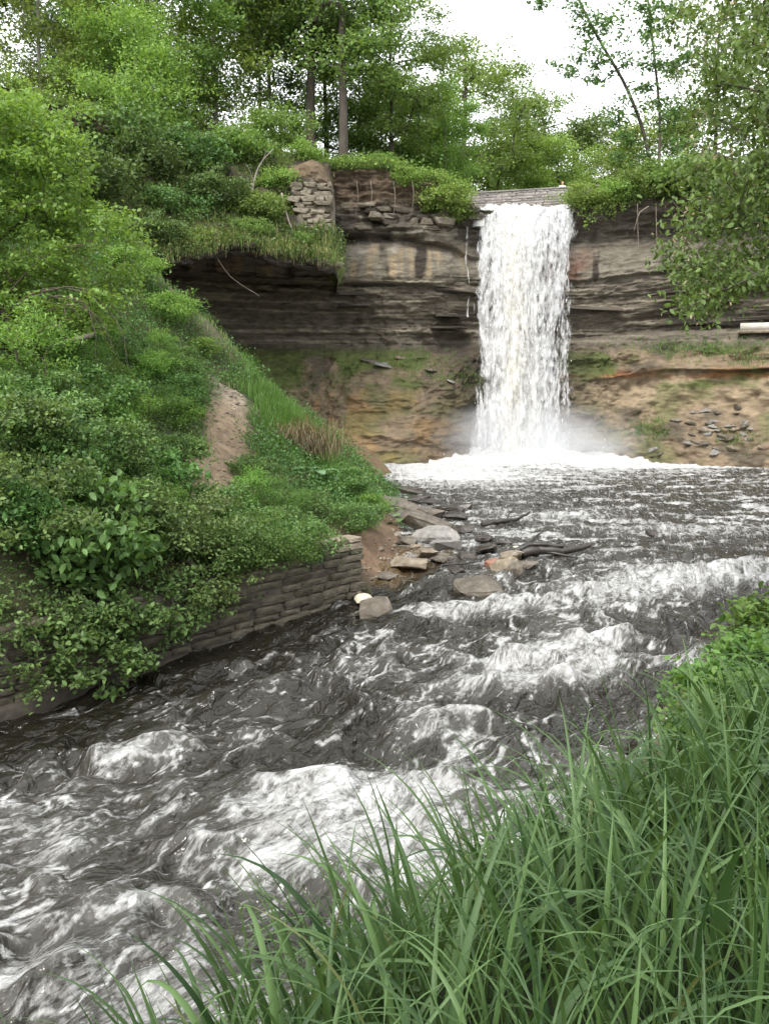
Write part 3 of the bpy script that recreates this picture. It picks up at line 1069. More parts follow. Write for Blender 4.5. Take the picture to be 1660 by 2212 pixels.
# mist over the plunge pool
m, t = newmat('mist')
tc = N(t, 'ShaderNodeTexCoord')
ln_ = N(t, 'ShaderNodeVectorMath', operation='LENGTH')
t.links.new(tc.outputs['Object'], ln_.inputs[0])
fal = ramp(t, ln_.outputs['Value'], [(0.0, 1.0), (.55, .45), (.97, 0.0)], 'EASE')
nz_ = ramp(t, noise(t, tc.outputs['Object'], 2.6, 3, .6), [(.30, 0.0), (.70, 1.0)])
pv = N(t, 'ShaderNodeVolumePrincipled')
pv.inputs['Color'].default_value = (.97, .98, 1, 1)
pv.inputs['Anisotropy'].default_value = .1
t.links.new(mth(t, 'MULTIPLY', mth(t, 'MULTIPLY', fal, nz_), 1.1), pv.inputs['Density'])
o = N(t, 'ShaderNodeOutputMaterial')
t.links.new(pv.outputs[0], o.inputs['Volume'])
bm = bmesh.new()
bmesh.ops.create_icosphere(bm, subdivisions=3, radius=1)
me = bpy.data.meshes.new('mist')
bm.to_mesh(me)
bm.free()
me.materials.append(m)
mist = link('mist', me, None, (9.5, 59.8, .4), None, (10.5, 3.4, 4.0))
tag(mist, 'pale mist drifting up where the waterfall hits the pool', 'mist', kind='stuff')
# ------------------------------------------------------------------ foliage builders
def unit(v):
    return v / np.maximum(np.linalg.norm(v, axis=-1, keepdims=True), 1e-9)


def leaves(mb, C, size, rg, droop=.35, aspect=.55, up=.55, tint=None, kind='quad', D=None):
    """leaf blades centred near C, folded along the midrib"""
    n = len(C)
    if D is None:
        D = rg.normal(size=(n, 3))
        D[:, 2] = D[:, 2] * .5 - droop
    D = unit(D)
    Nn = rg.normal(size=(n, 3)) * (1 - up)
    Nn[:, 2] += up
    S_ = unit(np.cross(D, Nn))
    Nn = np.cross(S_, D)
    L = (size * rg.uniform(.65, 1.25, n))[:, None]
    W = L * aspect * .5
    f = L * rg.uniform(.02, .14, n)[:, None]
    tint = rg.random(n) if tint is None else tint
    if kind == 'quad':
        V = np.stack([C - D * L * .5, C + S_ * W - Nn * -f, C + D * L * .5 - Nn * f, C - S_ * W - Nn * -f], 1)
        F = np.arange(n * 4).reshape(n, 4)
        mb.add(V.reshape(-1, 3), F, np.repeat(tint, 4))
    else:
        V = np.stack([C - D * L * .5, C - D * L * .18 + S_ * W * .9 + Nn * f, C + D * L * .2 + S_ * W * .75 + Nn * f * .6, C + D * L * .5 - Nn * f,
                      C + D * L * .2 - S_ * W * .75 + Nn * f * .6, C - D * L * .18 - S_ * W * .9 + Nn * f], 1)
        b = np.array([[0, 1, 2, 3], [0, 3, 4, 5]])
        F = (b[None] + (np.arange(n) * 6)[:, None, None]).reshape(-1, 4)
        mb.add(V.reshape(-1, 3), F, np.repeat(tint, 6))


def grow(trunk, targets, rg, step=.6, sag=.0, jit=.08, up=.15, pw=.0):
    """nodes and parents of a branching skeleton that reaches every target"""
    nodes = [np.array(q, float) for q in trunk]
    par = [-1] + list(range(len(trunk) - 1))
    T0 = np.array(trunk)
    dist = np.min(np.linalg.norm(targets[:, None] - T0[None], axis=2), 1)
    tips = []
    pl = [0.]
    for i in range(1, len(nodes)):
        pl.append(pl[-1] + np.linalg.norm(nodes[i] - nodes[i - 1]))
    A = np.zeros((len(trunk) + len(targets) * 30, 3))
    A[:len(nodes)] = T0
    PLn = np.zeros(len(A))
    PLn[:len(nodes)] = pl
    ok = np.zeros(len(A))
    n = len(nodes)
    ok[:2] = 3.0
    for ti in np.argsort(dist):
        t = targets[ti]
        dd = np.linalg.norm(A[:n] - t, axis=1) + np.maximum(0, A[:n, 2] - t[2]) * up * 4 + pw * PLn[:n] + ok[:n]
        j = int(np.argmin(dd))
        a = A[j]
        L = np.linalg.norm(t - a)
        m = min(24, max(1, int(L / step)))
        s = (np.arange(1, m + 1) / m)[:, None]
        Q = a + (t - a) * s
        Q[:, 2] += (np.sin(s[:, 0] * np.pi) * L * (.10 - sag))
        Q[:-1] += rg.normal(0, jit * step, (m - 1, 3))
        pr = j
        for k in range(m):
            A[n] = Q[k]
            PLn[n] = PLn[pr] + L / m
            par.append(pr)
            pr = n
            n += 1
        tips.append(n - 1)
    return A[:n], np.array(par), np.array(tips)


def skeleton_mesh(name, A, par, tips, r_tip, r_base, mat, n_trunk, trunk_r=None, big=.03):
    cnt = np.zeros(len(A))
    cnt[tips] += 1
    for i in range(len(A) - 1, 0, -1):
        cnt[par[i]] += cnt[i]
    r = r_tip * np.power(np.maximum(cnt, 1), .5)
    mx = r[0]
    if mx > r_base:
        r = r_tip + (r - r_tip) * (r_base - r_tip) / (mx - r_tip)
    if trunk_r is not None:
        r[:n_trunk] = np.maximum(trunk_r, r_tip)
    mb = MB()
    i = np.arange(n_trunk, len(A))
    thick = r[i] > big
    for sel, sd in ((thick, 6), (~thick, 3)):
        k = i[sel]
        if len(k):
            rp = np.minimum(r[par[k]], r[k] * 1.35)
            tubes(mb, A[par[k]], A[k], rp, r[k], sd)
    tube_path(mb, A[:n_trunk], r[:n_trunk], 9)
    return mb.mesh(name, mat, True)


def crown_targets(rg, zc, H, Rr, n_cl, per, cl_r, shape='ellip', hollow=.35, off=(0, 0)):
    """points in clumps through a crown from height zc to H"""
    out_ = []
    tries = 0
    cs = []
    while len(cs) < n_cl and tries < 4000:
        tries += 1
        c = rg.uniform(-1, 1, 3)
        if shape == 'ellip':
            q = np.linalg.norm(c)
        elif shape == 'cone':
            q = np.hypot(c[0], c[1]) / max(.05, (1 - c[2]) / 2) if c[2] < .98 else 2
        else:                                       # 'vase': wide at the top
            q = max(np.hypot(c[0], c[1]) / (.35 + .65 * math.sqrt(max(0, (c[2] + 1) / 2))), abs(c[2]))
        if q > 1 or (q < hollow and rg.random() < .7):
            continue
        cs.append(c)
    for c in cs:
        P_ = np.array([c[0] * Rr + off[0], c[1] * Rr + off[1], (zc + H) / 2 + c[2] * (H - zc) / 2])
        q = rg.normal(size=(per, 3)) * cl_r * [1, 1, .42] * rg.uniform(.7, 1.3)
        out_.append(P_ + q)
    return np.concatenate(out_)


def build_tree(seed, trunk, r_base, targets, leafm, barkm, per_leaf, leaf, spread, r_tip=.012, kind='quad', droop=.35, sag=0., step=.6,
               trunk_top=.25, big=.03, up=.55, aspect=.6, blossom=0.):
    rg = np.random.default_rng(seed)
    tr = catmull(trunk, max(8, len(trunk) * 4))
    L = np.linspace(0, 1, len(tr))
    trad = r_base * (1.0 - (1 - trunk_top) * L) + r_base * .45 * np.exp(-L * 25)
    A, par, tips = grow(tr, targets, rg, step, sag)
    tm = skeleton_mesh('trunk', A, par, tips, r_tip, r_base * .75, barkm, len(tr), trad, big)
    # leaves round the tips and the last stretch of twig before them
    base = np.concatenate([A[tips], A[par[tips]], (A[tips] + A[par[tips]]) / 2])
    C = np.repeat(base, per_leaf, 0)
    cl_t = np.repeat(rg.normal(0, .2, len(base)), per_leaf)
    C = C + rg.normal(size=C.shape) * spread * [1, 1, .55]
    mb = MB()
    leaves(mb, C, leaf, rg, droop, aspect, up, np.clip(rg.beta(2, 2, len(C)) * .8 + .1 + cl_t, 0, .84), kind)
    cm = mb.mesh('crown', leafm)
    if blossom:
        pass
    return tm, cm


def place(name, meshes, loc, rz, sc, label, cat, group=None, parts=('trunk', 'crown'), lean=(0, 0)):
    e = empty(name, loc, rz, sc)
    e.rotation_euler = (lean[0], lean[1], rz)
    for nme, me_ in zip(parts, meshes):
        link(nme, me_, e)
    return tag(e, label, cat, group)


def proto_tree(seed, H, zc, Rr, leafm, barkm, n_cl=34, per=6, cl_r=.8, r_base=.22, leaf=.26, per_leaf=15, shape='ellip', lean=(0, 0), spread=.50, hollow=.35, fork=False, aspect=.6):
    rg = np.random.default_rng(seed)
    tr = [(0, 0, -.6), (.1 * lean[0], .1 * lean[1], H * .2), (.4 * lean[0] + rg.normal(0, .15), .4 * lean[1], H * .45), (.75 * lean[0] + rg.normal(0, .25), .75 * lean[1] + rg.normal(0, .2), H * .72), (lean[0], lean[1], H * .92)]
    T_ = crown_targets(rg, zc, H, Rr, n_cl, per, cl_r, shape, hollow, (lean[0] * .7, lean[1] * .7))
    return build_tree(seed, tr, r_base, T_, leafm, barkm, per_leaf, leaf, spread, aspect=aspect)


# ------------------------------------------------------------------ trees on the plateau
PT = {}
PT['maple'] = proto_tree(1, 18, 2.4, 5.4, M['leaf_forest'], M['bark'], 62, 6, .75, leaf=.27)
PT['maple2'] = proto_tree(2, 17, 1.6, 4.8, M['leaf_light'], M['bark_light'], 58, 6, .72, .16)
PT['dark'] = proto_tree(3, 24, 6.0, 6.4, M['leaf_dark'], M['bark'], 66, 6, .85, .42, shape='ellip', leaf=.30)
PT['dark2'] = proto_tree(4, 22, 5.0, 5.2, M['leaf_forest'], M['bark'], 66, 6, .8, .34, leaf=.29)
PT['slender'] = proto_tree(5, 17, 7.5, 3.2, M['leaf_forest'], M['bark_light'], 40, 6, .75, .15)
PT['pine'] = proto_tree(6, 22, 3.5, 3.8, M['leaf_pine'], M['bark'], 80, 6, .65, .26, leaf=.24, shape='cone', aspect=.35, per_leaf=14)
PT['round'] = proto_tree(7, 14, 2.6, 5.4, M['leaf_forest'], M['bark'], 62, 6, .7, .3, hollow=.6)
PT['olive'] = proto_tree(8, 15, 1.5, 6.2, M['leaf_olive'], M['bark'], 66, 6, .8, .3, shape='vase', leaf=.26)
PT['lightround'] = proto_tree(9, 11, 1.0, 4.8, M['leaf_light'], M['bark'], 62, 6, .72, .2)

FT = [  # U of the foot, Y, foot z, proto, scale, turn, label
    (742, 63.5, 19.2, 'dark2', 1.02, 0.3, 'tall dense green tree at the right end of the wood, above the bare soil edge'),
    (672, 67.5, 19.8, 'dark', .98, 1.2, 'dark broad tree with thick forked trunk behind the white limestone column'),
    (845, 72, 19.2, 'maple', .92, 2.0, 'mid green tree filling the right edge of the wood next to open sky'),
    (588, 71, 20, 'slender', 1.2, .2, 'slim pale trunk against the bright gap in the wood, right one of two'),
    (563, 74, 20, 'slender', 1.15, 2.2, 'slim grey trunk against the bright gap in the wood, left one of two'),
    (470, 66, 20.2, 'maple2', 1.12, 4.0, 'light green spreading tree left of the bright gap in the wood'),
    (330, 63, 20.0, 'maple', 1.05, .9, 'broad light green tree in the middle of the upper left wood'),
    (400, 78, 20.5, 'pine', 1.15, .3, 'dark pine showing behind the light green trees, nearest the bright gap'),
    (180, 68, 20, 'pine', 1.05, 1.4, 'dark pine in the upper left of the wood with thin top'),
    (235, 82, 20.5, 'dark', 1.0, 3.0, 'dark tree with bare trunk far back in the upper left wood'),
    (100, 58, 18.8, 'maple2', .95, 2.6, 'light green tree in the upper left corner of the wood'),
    (10, 60, 18.8, 'slender', 1.1, 1.0, 'thin airy tree at the left picture edge with white sky showing through'),
    (300, 56, 18.6, 'lightround', .8, 2.9, 'low yellow green tree at the foot of the wood above the bluff'),
    (905, 80, 19, 'lightround', 1.05, 3.3, 'low light green tree between the wood and the round tree by the bridge'),
    (1000, 86, 19, 'round', 1.25, 1.0, 'tall round topped tree left of the bridge standing against white sky'),
    (960, 76, 18.8, 'maple2', .62, 4.4, 'small light green tree leaning over the left end of the bridge'),
    (1075, 92, 18.5, 'lightround', 1.05, .6, 'low bright green tree behind the left half of the bridge'),
    (1165, 108, 18.5, 'olive', 1.28, 2.0, 'olive green vase shaped tree behind the middle of the bridge'),
    (1245, 112, 18.5, 'olive', 1.15, 5.0, 'olive tree with visible bare branches behind the watching person'),
    (1210, 92, 18.3, 'lightround', 1.0, 3.9, 'yellow green tree low behind the parapet of the bridge'),
    (1320, 100, 18.3, 'round', .78, 2.2, 'dark green rounded tree right of the bridge below the leaning trunks'),
    (705, 74, 19.5, 'round', .95, 4.1, 'low green tree filling the gap between the two thick dark trunks'),
    (800, 78, 19.2, 'maple', .75, .4, 'low dense tree behind the soil edge left of the rim bushes'),
    (1130, 122, 18.5, 'round', 1.2, 3.1, 'far green tree closing the view above the middle of the bridge'),
    (1400, 84, 18, 'lightround', 1.0, 5.5, 'low light tree behind the feet of the two slim trunks'),
    (1540, 66, 18, 'maple', .8, 3.0, 'green tree behind the near overhanging branches at the right'),
]
for U, Y, z0, pk, s, rz, lab in FT:
    P_ = at(U, 400, Y)
    nm_ = {'pine': 'pine_tree', 'slender': 'slender_tree'}.get(pk, 'broadleaf_tree')
    place(nm_, PT[pk], (P_.x, Y, z0 - .3), rz, s, lab, 'tree', 'trees standing above the cliff')

# two slim trunks on the right cliff top
def slim(seed, pts, r, tg, lab, leafm, per_leaf=8):
    P_ = [np.array(at(*q)) for q in pts]
    o_ = P_[0].copy()
    rg = np.random.default_rng(seed)
    tr = [q - o_ for q in P_]
    T_ = []
    for (U, V, Y, sp, k) in tg:
        c = np.array(at(U, V, Y)) - o_
        T_.append(c + rg.normal(size=(k, 3)) * sp * [1, 1, .6])
    ms = build_tree(seed, tr, r, np.concatenate(T_), leafm, M['bark'], per_leaf, .30, .30, step=.5, trunk_top=.35)
    place('slender_tree', ms, o_, 0, 1, lab, 'tree')


slim(21, [(1412, 455, 64.0), (1408, 390, 64.0), (1390, 290, 64.0), (1350, 185, 63.5), (1290, 80, 63.0), (1235, -30, 62.5), (1190, -130, 62.0)], .15,
     [(1290, 60, 62.0, .9, 10), (1240, 30, 62.0, .9, 8), (1260, 110, 62.0, .8, 8), (1330, 130, 62.5, .8, 9), (1290, 170, 62.5, .7, 7), (1370, 200, 63.0, .7, 6), (1320, 250, 63.0, .7, 8), (1360, 300, 63.0, .7, 8),
      (1400, 130, 62.5, .7, 6), (1350, 40, 62.0, .9, 8), (1180, 15, 61.5, .7, 6), (1340, 350, 63.5, .7, 7), (1230, 150, 62.5, .5, 5), (1250, -60, 62.0, 1.2, 12), (1150, -50, 62.0, 1.2, 10), (1440, 260, 63.5, .7, 6), (1400, 340, 64.0, .6, 6)],
     'slim tree with trunk leaning far left against white sky above the right cliff', M['leaf_dark'])
slim(22, [(1424, 455, 63.0), (1422, 380, 63.0), (1424, 250, 63.0), (1412, 120, 63.0), (1400, 10, 63.0), (1385, -100, 63.0)], .12,
     [(1440, 60, 62.0, .9, 9), (1390, 80, 62.0, .7, 7), (1450, 150, 62.5, .8, 9), (1400, 190, 62.5, .6, 6), (1460, 230, 62.5, .8, 8), (1430, 20, 62.0, .9, 9), (1480, 100, 62.5, .9, 9), (1470, 300, 63.0, .8, 8), (1380, 20, 62.0, .7, 6), (1420, -60, 62.0, 1.0, 9)],
     'slim tree with upright thin trunk right of the leaning one', M['leaf_dark'])

# ------------------------------------------------------------------ near tree overhanging from the right
rg = np.random.default_rng(33)
o_ = np.array([10.6, 17.0, 2.6])
zones = []
for _ in range(185):                       # dense hanging part
    V = rg.uniform(330, 655)
    lo = np.interp(V, [330, 430, 480, 560, 600, 660], [1500, 1450, 1440, 1450, 1480, 1470]) + rg.exponential(18)
    hi_cut = np.interp(V, [330, 560, 600, 660], [1900, 1900, 1600, 1530])
    U = lo + rg.random() ** 1.0 * max(10, (hi_cut - lo))
    if V > 600 and 1540 < U < 1600 and rg.random() < .8:
        continue
    zones.append((U, V, rg.uniform(14.2, 19.5)))
for _ in range(190):                       # open upper part
    V = rg.uniform(-160, 345)
    lo = np.interp(V, [-160, 0, 90, 180, 260, 345], [1400, 1440, 1460, 1480, 1450, 1470]) + rg.exponential(30)
    zones.append((lo + rg.random() ** .8 * (1950 - lo), V, rg.uniform(14.2, 20)))
T_ = np.array([np.array(at(*q)) for q in zones]) - o_
per = np.repeat(T_, 2, 0) + rg.normal(size=(len(T_) * 2, 3)) * .22
tr = [(0, 0, -.5), (.1, .1, 2.2), (.0, .2, 5.0), (-.5, .1, 8.0), (-1.2, 0, 11.0), (-1.6, 0, 13.5)]
tm, cm = build_tree(34, tr, .26, per, M['leaf_near'], M['bark'], 11, .108, .20, r_tip=.006, kind='six', droop=.8, sag=.05, step=.4, big=.02, up=.35, aspect=.62)
# hanging seed clusters
mb = MB()
C = np.repeat(T_, 5, 0) + rg.normal(size=(len(T_) * 5, 3)) * .24
leaves(mb, C, .085, rg, .9, .45, .3, np.full(len(C), .5) + rg.uniform(-.4, .45, len(C)))
sm = mb.mesh('seed_clusters', M['grass_dry'])
e = place('overhanging_tree', (tm, cm), o_, 0, 1, 'near tree at the right edge with large drooping leaves overhanging the pool', 'tree')
tag(link('seed_clusters', sm, e), kind='stuff')


# ------------------------------------------------------------------ bushes
def proto_bush(seed, H, Rr, leafm, n_cl=26, per=6, leaf=.10, per_leaf=7, spread=.14, cl_r=.22, kind='quad', droop=.3, stems=5, aspect=.6, zc=.1, r_tip=.004, up=.55):
    rg = np.random.default_rng(seed)
    T_ = crown_targets(rg, zc * H, H, Rr, n_cl, per, cl_r, 'ellip', .8)
    T_ = T_[T_[:, 2] > .03 * H]
    tr = [(0, 0, -.3), (0, 0, .05 * H), (.03, .02, .2 * H)]
    return build_tree(seed, tr, .02 + .012 * H, T_, leafm, M['bark_twig'], per_leaf, leaf, spread, r_tip=r_tip, step=.18, kind=kind, droop=droop, big=.012, aspect=aspect, up=up)


PB = {}
PB['thick'] = proto_bush(41, 2.3, 1.6, M['leaf_thicket'], 34, 8, .115, 8, .13, .22, 'six')
PB['thick2'] = proto_bush(42, 1.7, 1.7, M['leaf_thicket'], 34, 8, .105, 8, .13, .22, 'six', droop=.6)
PB['green'] = proto_bush(43, 1.8, 1.3, M['leaf_bush'], 40, 6, .12, 8, .16, .24, 'quad')
PB['weed'] = proto_bush(44, 1.0, .9, M['leaf_bush'], 30, 5, .085, 7, .11, .18, 'quad', droop=.1)
PB['bright'] = proto_bush(45, 1.4, 1.2, M['leaf_bright'], 36, 6, .10, 8, .14, .22, 'quad')
PB['far'] = proto_bush(46, 2.4, 2.0, M['leaf_forest'], 36, 6, .20, 8, .26, .4, 'quad', r_tip=.008)
PB['farlight'] = proto_bush(47, 2.2, 2.0, M['leaf_light'], 36, 6, .20, 8, .26, .4, 'quad', r_tip=.008)
PB['fardark'] = proto_bush(48, 2.4, 2.2, M['leaf_dark'], 36, 6, .20, 8, .26, .4, 'quad', r_tip=.008)
PB['nearweed'] = proto_bush(49, .9, .6, M['leaf_weed'], 26, 5, .12, 4, .10, .14, 'six', droop=.15, up=.75)


PB['bigleaf'] = proto_bush(50, 1.9, 1.3, M['leaf_bush'], 26, 7, .19, 5, .18, .24, 'six', droop=.7, up=.6)
PB['fine'] = proto_bush(51, 1.5, 1.3, M['leaf_weed'], 34, 8, .065, 12, .12, .2, 'quad', droop=.1, aspect=.45)
PB['tall'] = proto_bush(52, 2.8, 1.0, M['leaf_bright'], 26, 7, .10, 8, .13, .2, 'quad', droop=.4, aspect=.4)


def bush(pk, loc, s, rz, lab, group=None, name='bush', cat='bush'):
    ms = PB[pk]
    return place(name, ms, loc, rz, s, lab, cat, group, ('stems', 'foliage'))


def hillP(U, V, Y):
    p_ = at(U, V, Y)
    return (p_.x, p_.y, float(hill_z(p_.x, p_.y)))


def bush_hill(pk, U, V, Y, s, rz, lab, group=None):
    bush(pk, hillP(U, V, Y), s, rz, lab, group)


bush_hill('thick', 60, 1180, 18.2, 1.0, .4, 'dark leafy shrub at the left edge just above the retaining wall')
bush_hill('bigleaf', 170, 1200, 19.2, 1.2, 2.0, 'spreading shrub drooping over the wall, second from the left edge')
bush_hill('thick', 280, 1190, 20.6, .9, 3.6, 'shrub with pale leaf tips hanging over the dark middle of the wall')
bush_hill('thick2', 370, 1190, 21.8, 1.0, 5.0, 'low shrub spilling over the wall where bare stones begin')
bush_hill('thick2', 20, 1040, 19.8, 1.0, 1.0, 'rounded thicket shrub at the left edge one row up from the wall')
bush_hill('thick', 120, 1040, 21.0, .9, 4.1, 'thicket shrub with white blossom specks in the lower left')
bush_hill('thick', 220, 1020, 22.6, .85, 2.2, 'thicket shrub in the heart of the lower left slope')
bush_hill('bigleaf', 320, 1010, 24.0, .85, .2, 'thicket shrub just left of the lower earth path')
bush_hill('thick2', 365, 985, 26.2, .85, .9, 'shrub crowding the left side of the middle path')
bush_hill('tall', 60, 930, 22.4, 1.1, 1.4, 'light topped shrub at the left edge halfway up the slope')
bush_hill('green', 180, 910, 24.6, 1.0, 3.4, 'light topped shrub on the slope below the fallen logs')
bush_hill('fine', 300, 900, 27.6, .95, 5.4, 'leafy shrub on the slope left of the path steps')
bush_hill('green', 380, 870, 31.4, .85, .7, 'shrub beside the top of the earth path')
bush_hill('weed', 460, 1120, 25.4, 1.2, .3, 'weedy bush at the foot of the earth path')
bush_hill('tall', 540, 1110, 27.0, .6, 1.9, 'yellow green weedy bush right of the path foot')
bush_hill('fine', 590, 1130, 27.6, .8, 3.1, 'weedy bush above the clean stones of the wall')
bush_hill('weed', 660, 1115, 28.6, 1.0, 4.6, 'weedy bush next to the pale top of the wall end')
bush_hill('weed', 545, 1040, 29.4, .9, 5.2, 'dark weed clump beside the path below the bright grass')
bush_hill('green', 740, 1080, 33.0, .75, 2.4, 'dark green bush behind the broad leaved burdock')
bush_hill('weed', 790, 1150, 29.6, .75, .2, 'small leafy clump on the sand above the wall end')
bush_hill('bright', 365, 725, 36.6, .85, .2, 'bright green bush on the ridge above the path')
bush_hill('bright', 440, 785, 37.0, .55, 4.0, 'bright weed bush where the ridge meets the path')
bush_hill('bright', 285, 640, 37.0, 1.0, 3.0, 'bright yellow green bush high on the ridge beside the cave')

bush_hill('fine', 480, 1185, 24.6, .75, 2.2, 'fine leaved bush on the wall top where the path comes down')
bush_hill('weed', 545, 1190, 25.0, 1.0, .9, 'weedy bush leaning over the middle of the clean wall')
bush_hill('green', 610, 1185, 25.6, .55, 4.2, 'leafy bush directly above the clean wall stones')
bush_hill('weed', 760, 1150, 28.4, .9, 1.2, 'low bush covering the earth right behind the wall end')
bush_hill('bright', 790, 1095, 32.6, .6, 3.2, 'light bush at the tip of the bank above the shore slabs')
bush_hill('fine', 130, 860, 25.6, 1.0, 3.2, 'fine leaved bush under the fallen logs')
bush_hill('tall', 230, 960, 24.0, .7, 1.1, 'upright light shrub rising out of the thicket left of the path')

rgb_ = np.random.default_rng(57)
kb_ = 0
while kb_ < 34:
    U, V = rgb_.uniform(120, 500), rgb_.uniform(640, 960)
    Yb_ = np.interp(V, [640, 720, 800, 900, 960], [36.5, 35, 33.5, 29.5, 27.5]) - (480 - U) * .02
    c_ = hillP(U, V, Yb_)
    if abs(float(poly_sd(PATH, np.array([c_[0]]), np.array([c_[1]]))[0][0])) < 1.1:
        continue
    bush(['bright', 'weed', 'fine', 'green', 'tall'][int(rgb_.choice(5, p=[.3, .3, .15, .15, .1]))], c_, rgb_.uniform(.35, .75), rgb_.uniform(0, 6),
         'small leafy bush scattered on the slope between sapling and path', 'small bushes on the slope left of the path')
    kb_ += 1

kb_ = 0
while kb_ < 40:
    U, V = rgb_.uniform(-20, 430), rgb_.uniform(930, 1190)
    Yb_ = np.interp(V, [930, 1060, 1190], [24, 21.3, 19.3]) + (U - 150) * .0145
    c_ = hillP(U, V, Yb_)
    if abs(float(poly_sd(PATH, np.array([c_[0]]), np.array([c_[1]]))[0][0])) < 1.0:
        continue
    bush(['bright', 'weed', 'fine', 'green', 'tall', 'bigleaf', 'thick2'][int(rgb_.choice(7, p=[.1, .2, .15, .2, .15, .1, .1]))], c_, rgb_.uniform(.45, .95), rgb_.uniform(0, 6),
         'leafy shrub in the tangled thicket between wall and fallen logs', 'shrubs of the lower left thicket')
    kb_ += 1

# bushes on the bluff, its shade put into the darker leaf colour
for U, V, Y, pk, s, rz, lab in [
        (560, 470, 53, 'far', .75, .5, 'green bush on the bluff just left of the limestone column'),
        (600, 400, 54.4, 'farlight', .6, 2.5, 'light bush above and left of the limestone column'),
        (460, 440, 52.5, 'fardark', .9, 1.5, 'round bush hanging above the cave mouth'),
        (380, 460, 50.5, 'fardark', .8, 3.5, 'dark bush at the left shoulder of the cave roof'),
        (330, 390, 52, 'fardark', 1.05, 4.5, 'bush on the steep bluff under the yellow green tree'),
        (420, 370, 54.5, 'fardark', 1.1, .9, 'dark bush in the shade of the wood edge'),
        (520, 350, 56, 'far', 1.0, 2.9, 'bush at the wood edge left of the exposed soil'),
        (250, 340, 52, 'fardark', 1.2, 5.5, 'dark undergrowth bush left of the bluff below the pines'),
        (660, 335, 56.5, 'farlight', .55, 1.1, 'small light bush on top of the limestone column'),
        (600, 310, 58, 'far', 1.0, 4.9, 'bush under the slim trunks at the plateau edge'),
        (650, 520, 52.6, 'far', .38, .3, 'small bush on the hanging sod right of the dead branch'),
        (540, 500, 51.2, 'far', .5, 2.3, 'bush on the hanging sod over the middle of the cave'),
        (430, 520, 49.2, 'farlight', .5, 4.1, 'light bush draping over the left end of the cave roof'),
        (340, 520, 47.5, 'fardark', .7, 1.3, 'dark bush where the cave roof runs into the slope'),
        (200, 420, 48, 'fardark', 1.1, .9, 'bush on the slope behind the big near sapling')]:
    P_ = at(U, V, Y)
    bush(pk, (P_.x, P_.y, P_.z - .5), s, rz, lab)
# bushes along the cliff rim
for U, V, Y, pk, s, rz, lab in [
        (880, 380, 61.5, 'farlight', .6, .4, 'light green bush on the cliff rim right of the exposed soil'),
        (955, 440, 61.5, 'farlight', .85, 1.9, 'big bright bush at the left end of the bridge'),
        (985, 460, 62, 'far', .6, 3.3, 'bush touching the left end of the stone parapet'),
        (920, 405, 64, 'far', .8, 2.3, 'green bush behind the rim left of the bridge'),
        (1270, 430, 62.6, 'farlight', .8, .2, 'bright bush with hanging shoots right of the waterfall lip'),
        (1330, 420, 62.4, 'farlight', .75, 2.1, 'low bright bush on the right cliff rim below the leaning trunk'),
        (1400, 410, 62.0, 'far', .95, 4.0, 'green bush at the feet of the two slim trunks'),
        (1450, 405, 61.6, 'far', 1.1, 1.0, 'bush on the right cliff rim beside the near tree'),
        (1520, 420, 60.6, 'fardark', 1.1, 3.0, 'dark bush behind the overhanging leaves at the right'),
        (1610, 425, 59.0, 'fardark', 1.2, 5.0, 'bush on the far right of the cliff rim'),
        (820, 345, 63.5, 'far', .5, 2.0, 'low bush on the sod above the exposed soil'),
        (760, 345, 63.0, 'far', .45, 5.0, 'small bush between two trunks at the plateau edge')]:
    P_ = at(U, V, Y)
    bush(pk, (P_.x, P_.y, P_.z - .8), s, rz, lab)
# right bank weeds
k = 0
for U, V, Y, s in [(1650, 1480, 9.0, .9), (1575, 1560, 8.6, .8), (1520, 1620, 8.2, .7), (1640, 1600, 8.0, .8), (1590, 1680, 7.2, .8), (1690, 1400, 10.5, 1.1), (1650, 1390, 11.5, .9)]:
    P_ = at(U, V, Y)
    lab = ['yellow green leafy weed at the right edge below the pale rock', 'yellow green weed rising over the grass left of the right edge', 'leftmost yellow green weed at the rim of the tall grass',
           'broad leaved weed behind the grass near the right edge', 'weed half sunk in the tall grass at the right', 'weed clump cut off by the right picture edge', 'leafy weed nearest the dark stick on the right bank'][k]
    bush('nearweed', (P_.x, P_.y, min(P_.z - .1, float(bank_z(P_.x, P_.y)) + .35)), s, k * 1.3, lab, None, 'weed', 'weed')
    k += 1

# large bright sapling on the left slope
rg = np.random.default_rng(55)
o_ = np.array(hillP(40, 800, 25))
zones = []
for _ in range(190):
    V = rg.uniform(205, 720)
    hi = np.interp(V, [200, 260, 330, 420, 470, 540, 600, 700], [120, 185, 190, 200, 275, 265, 330, 200]) - rg.exponential(14)
    zones.append((rg.uniform(-120, hi), V, rg.uniform(23.5, 28)))
T_ = np.array([np.array(at(*q)) for q in zones]) - o_
per = np.repeat(T_, 7, 0) + rg.normal(size=(len(T_) * 7, 3)) * [.36, .36, .16]
ms = build_tree(56, [(0, 0, -.4), (-.4, .1, 1.2), (-.9, .2, 2.6), (-1.4, .4, 4.2), (-1.6, .5, 5.6)], .12, per, M['leaf_bright'], M['bark_twig'], 9, .14, .16, r_tip=.006, sag=-.08, step=.4, kind='quad', big=.02, up=.6, droop=.25)
sap = place('sapling', ms, o_, 0, 1, 'big bright green sapling with arching boughs at the left edge', 'tree')

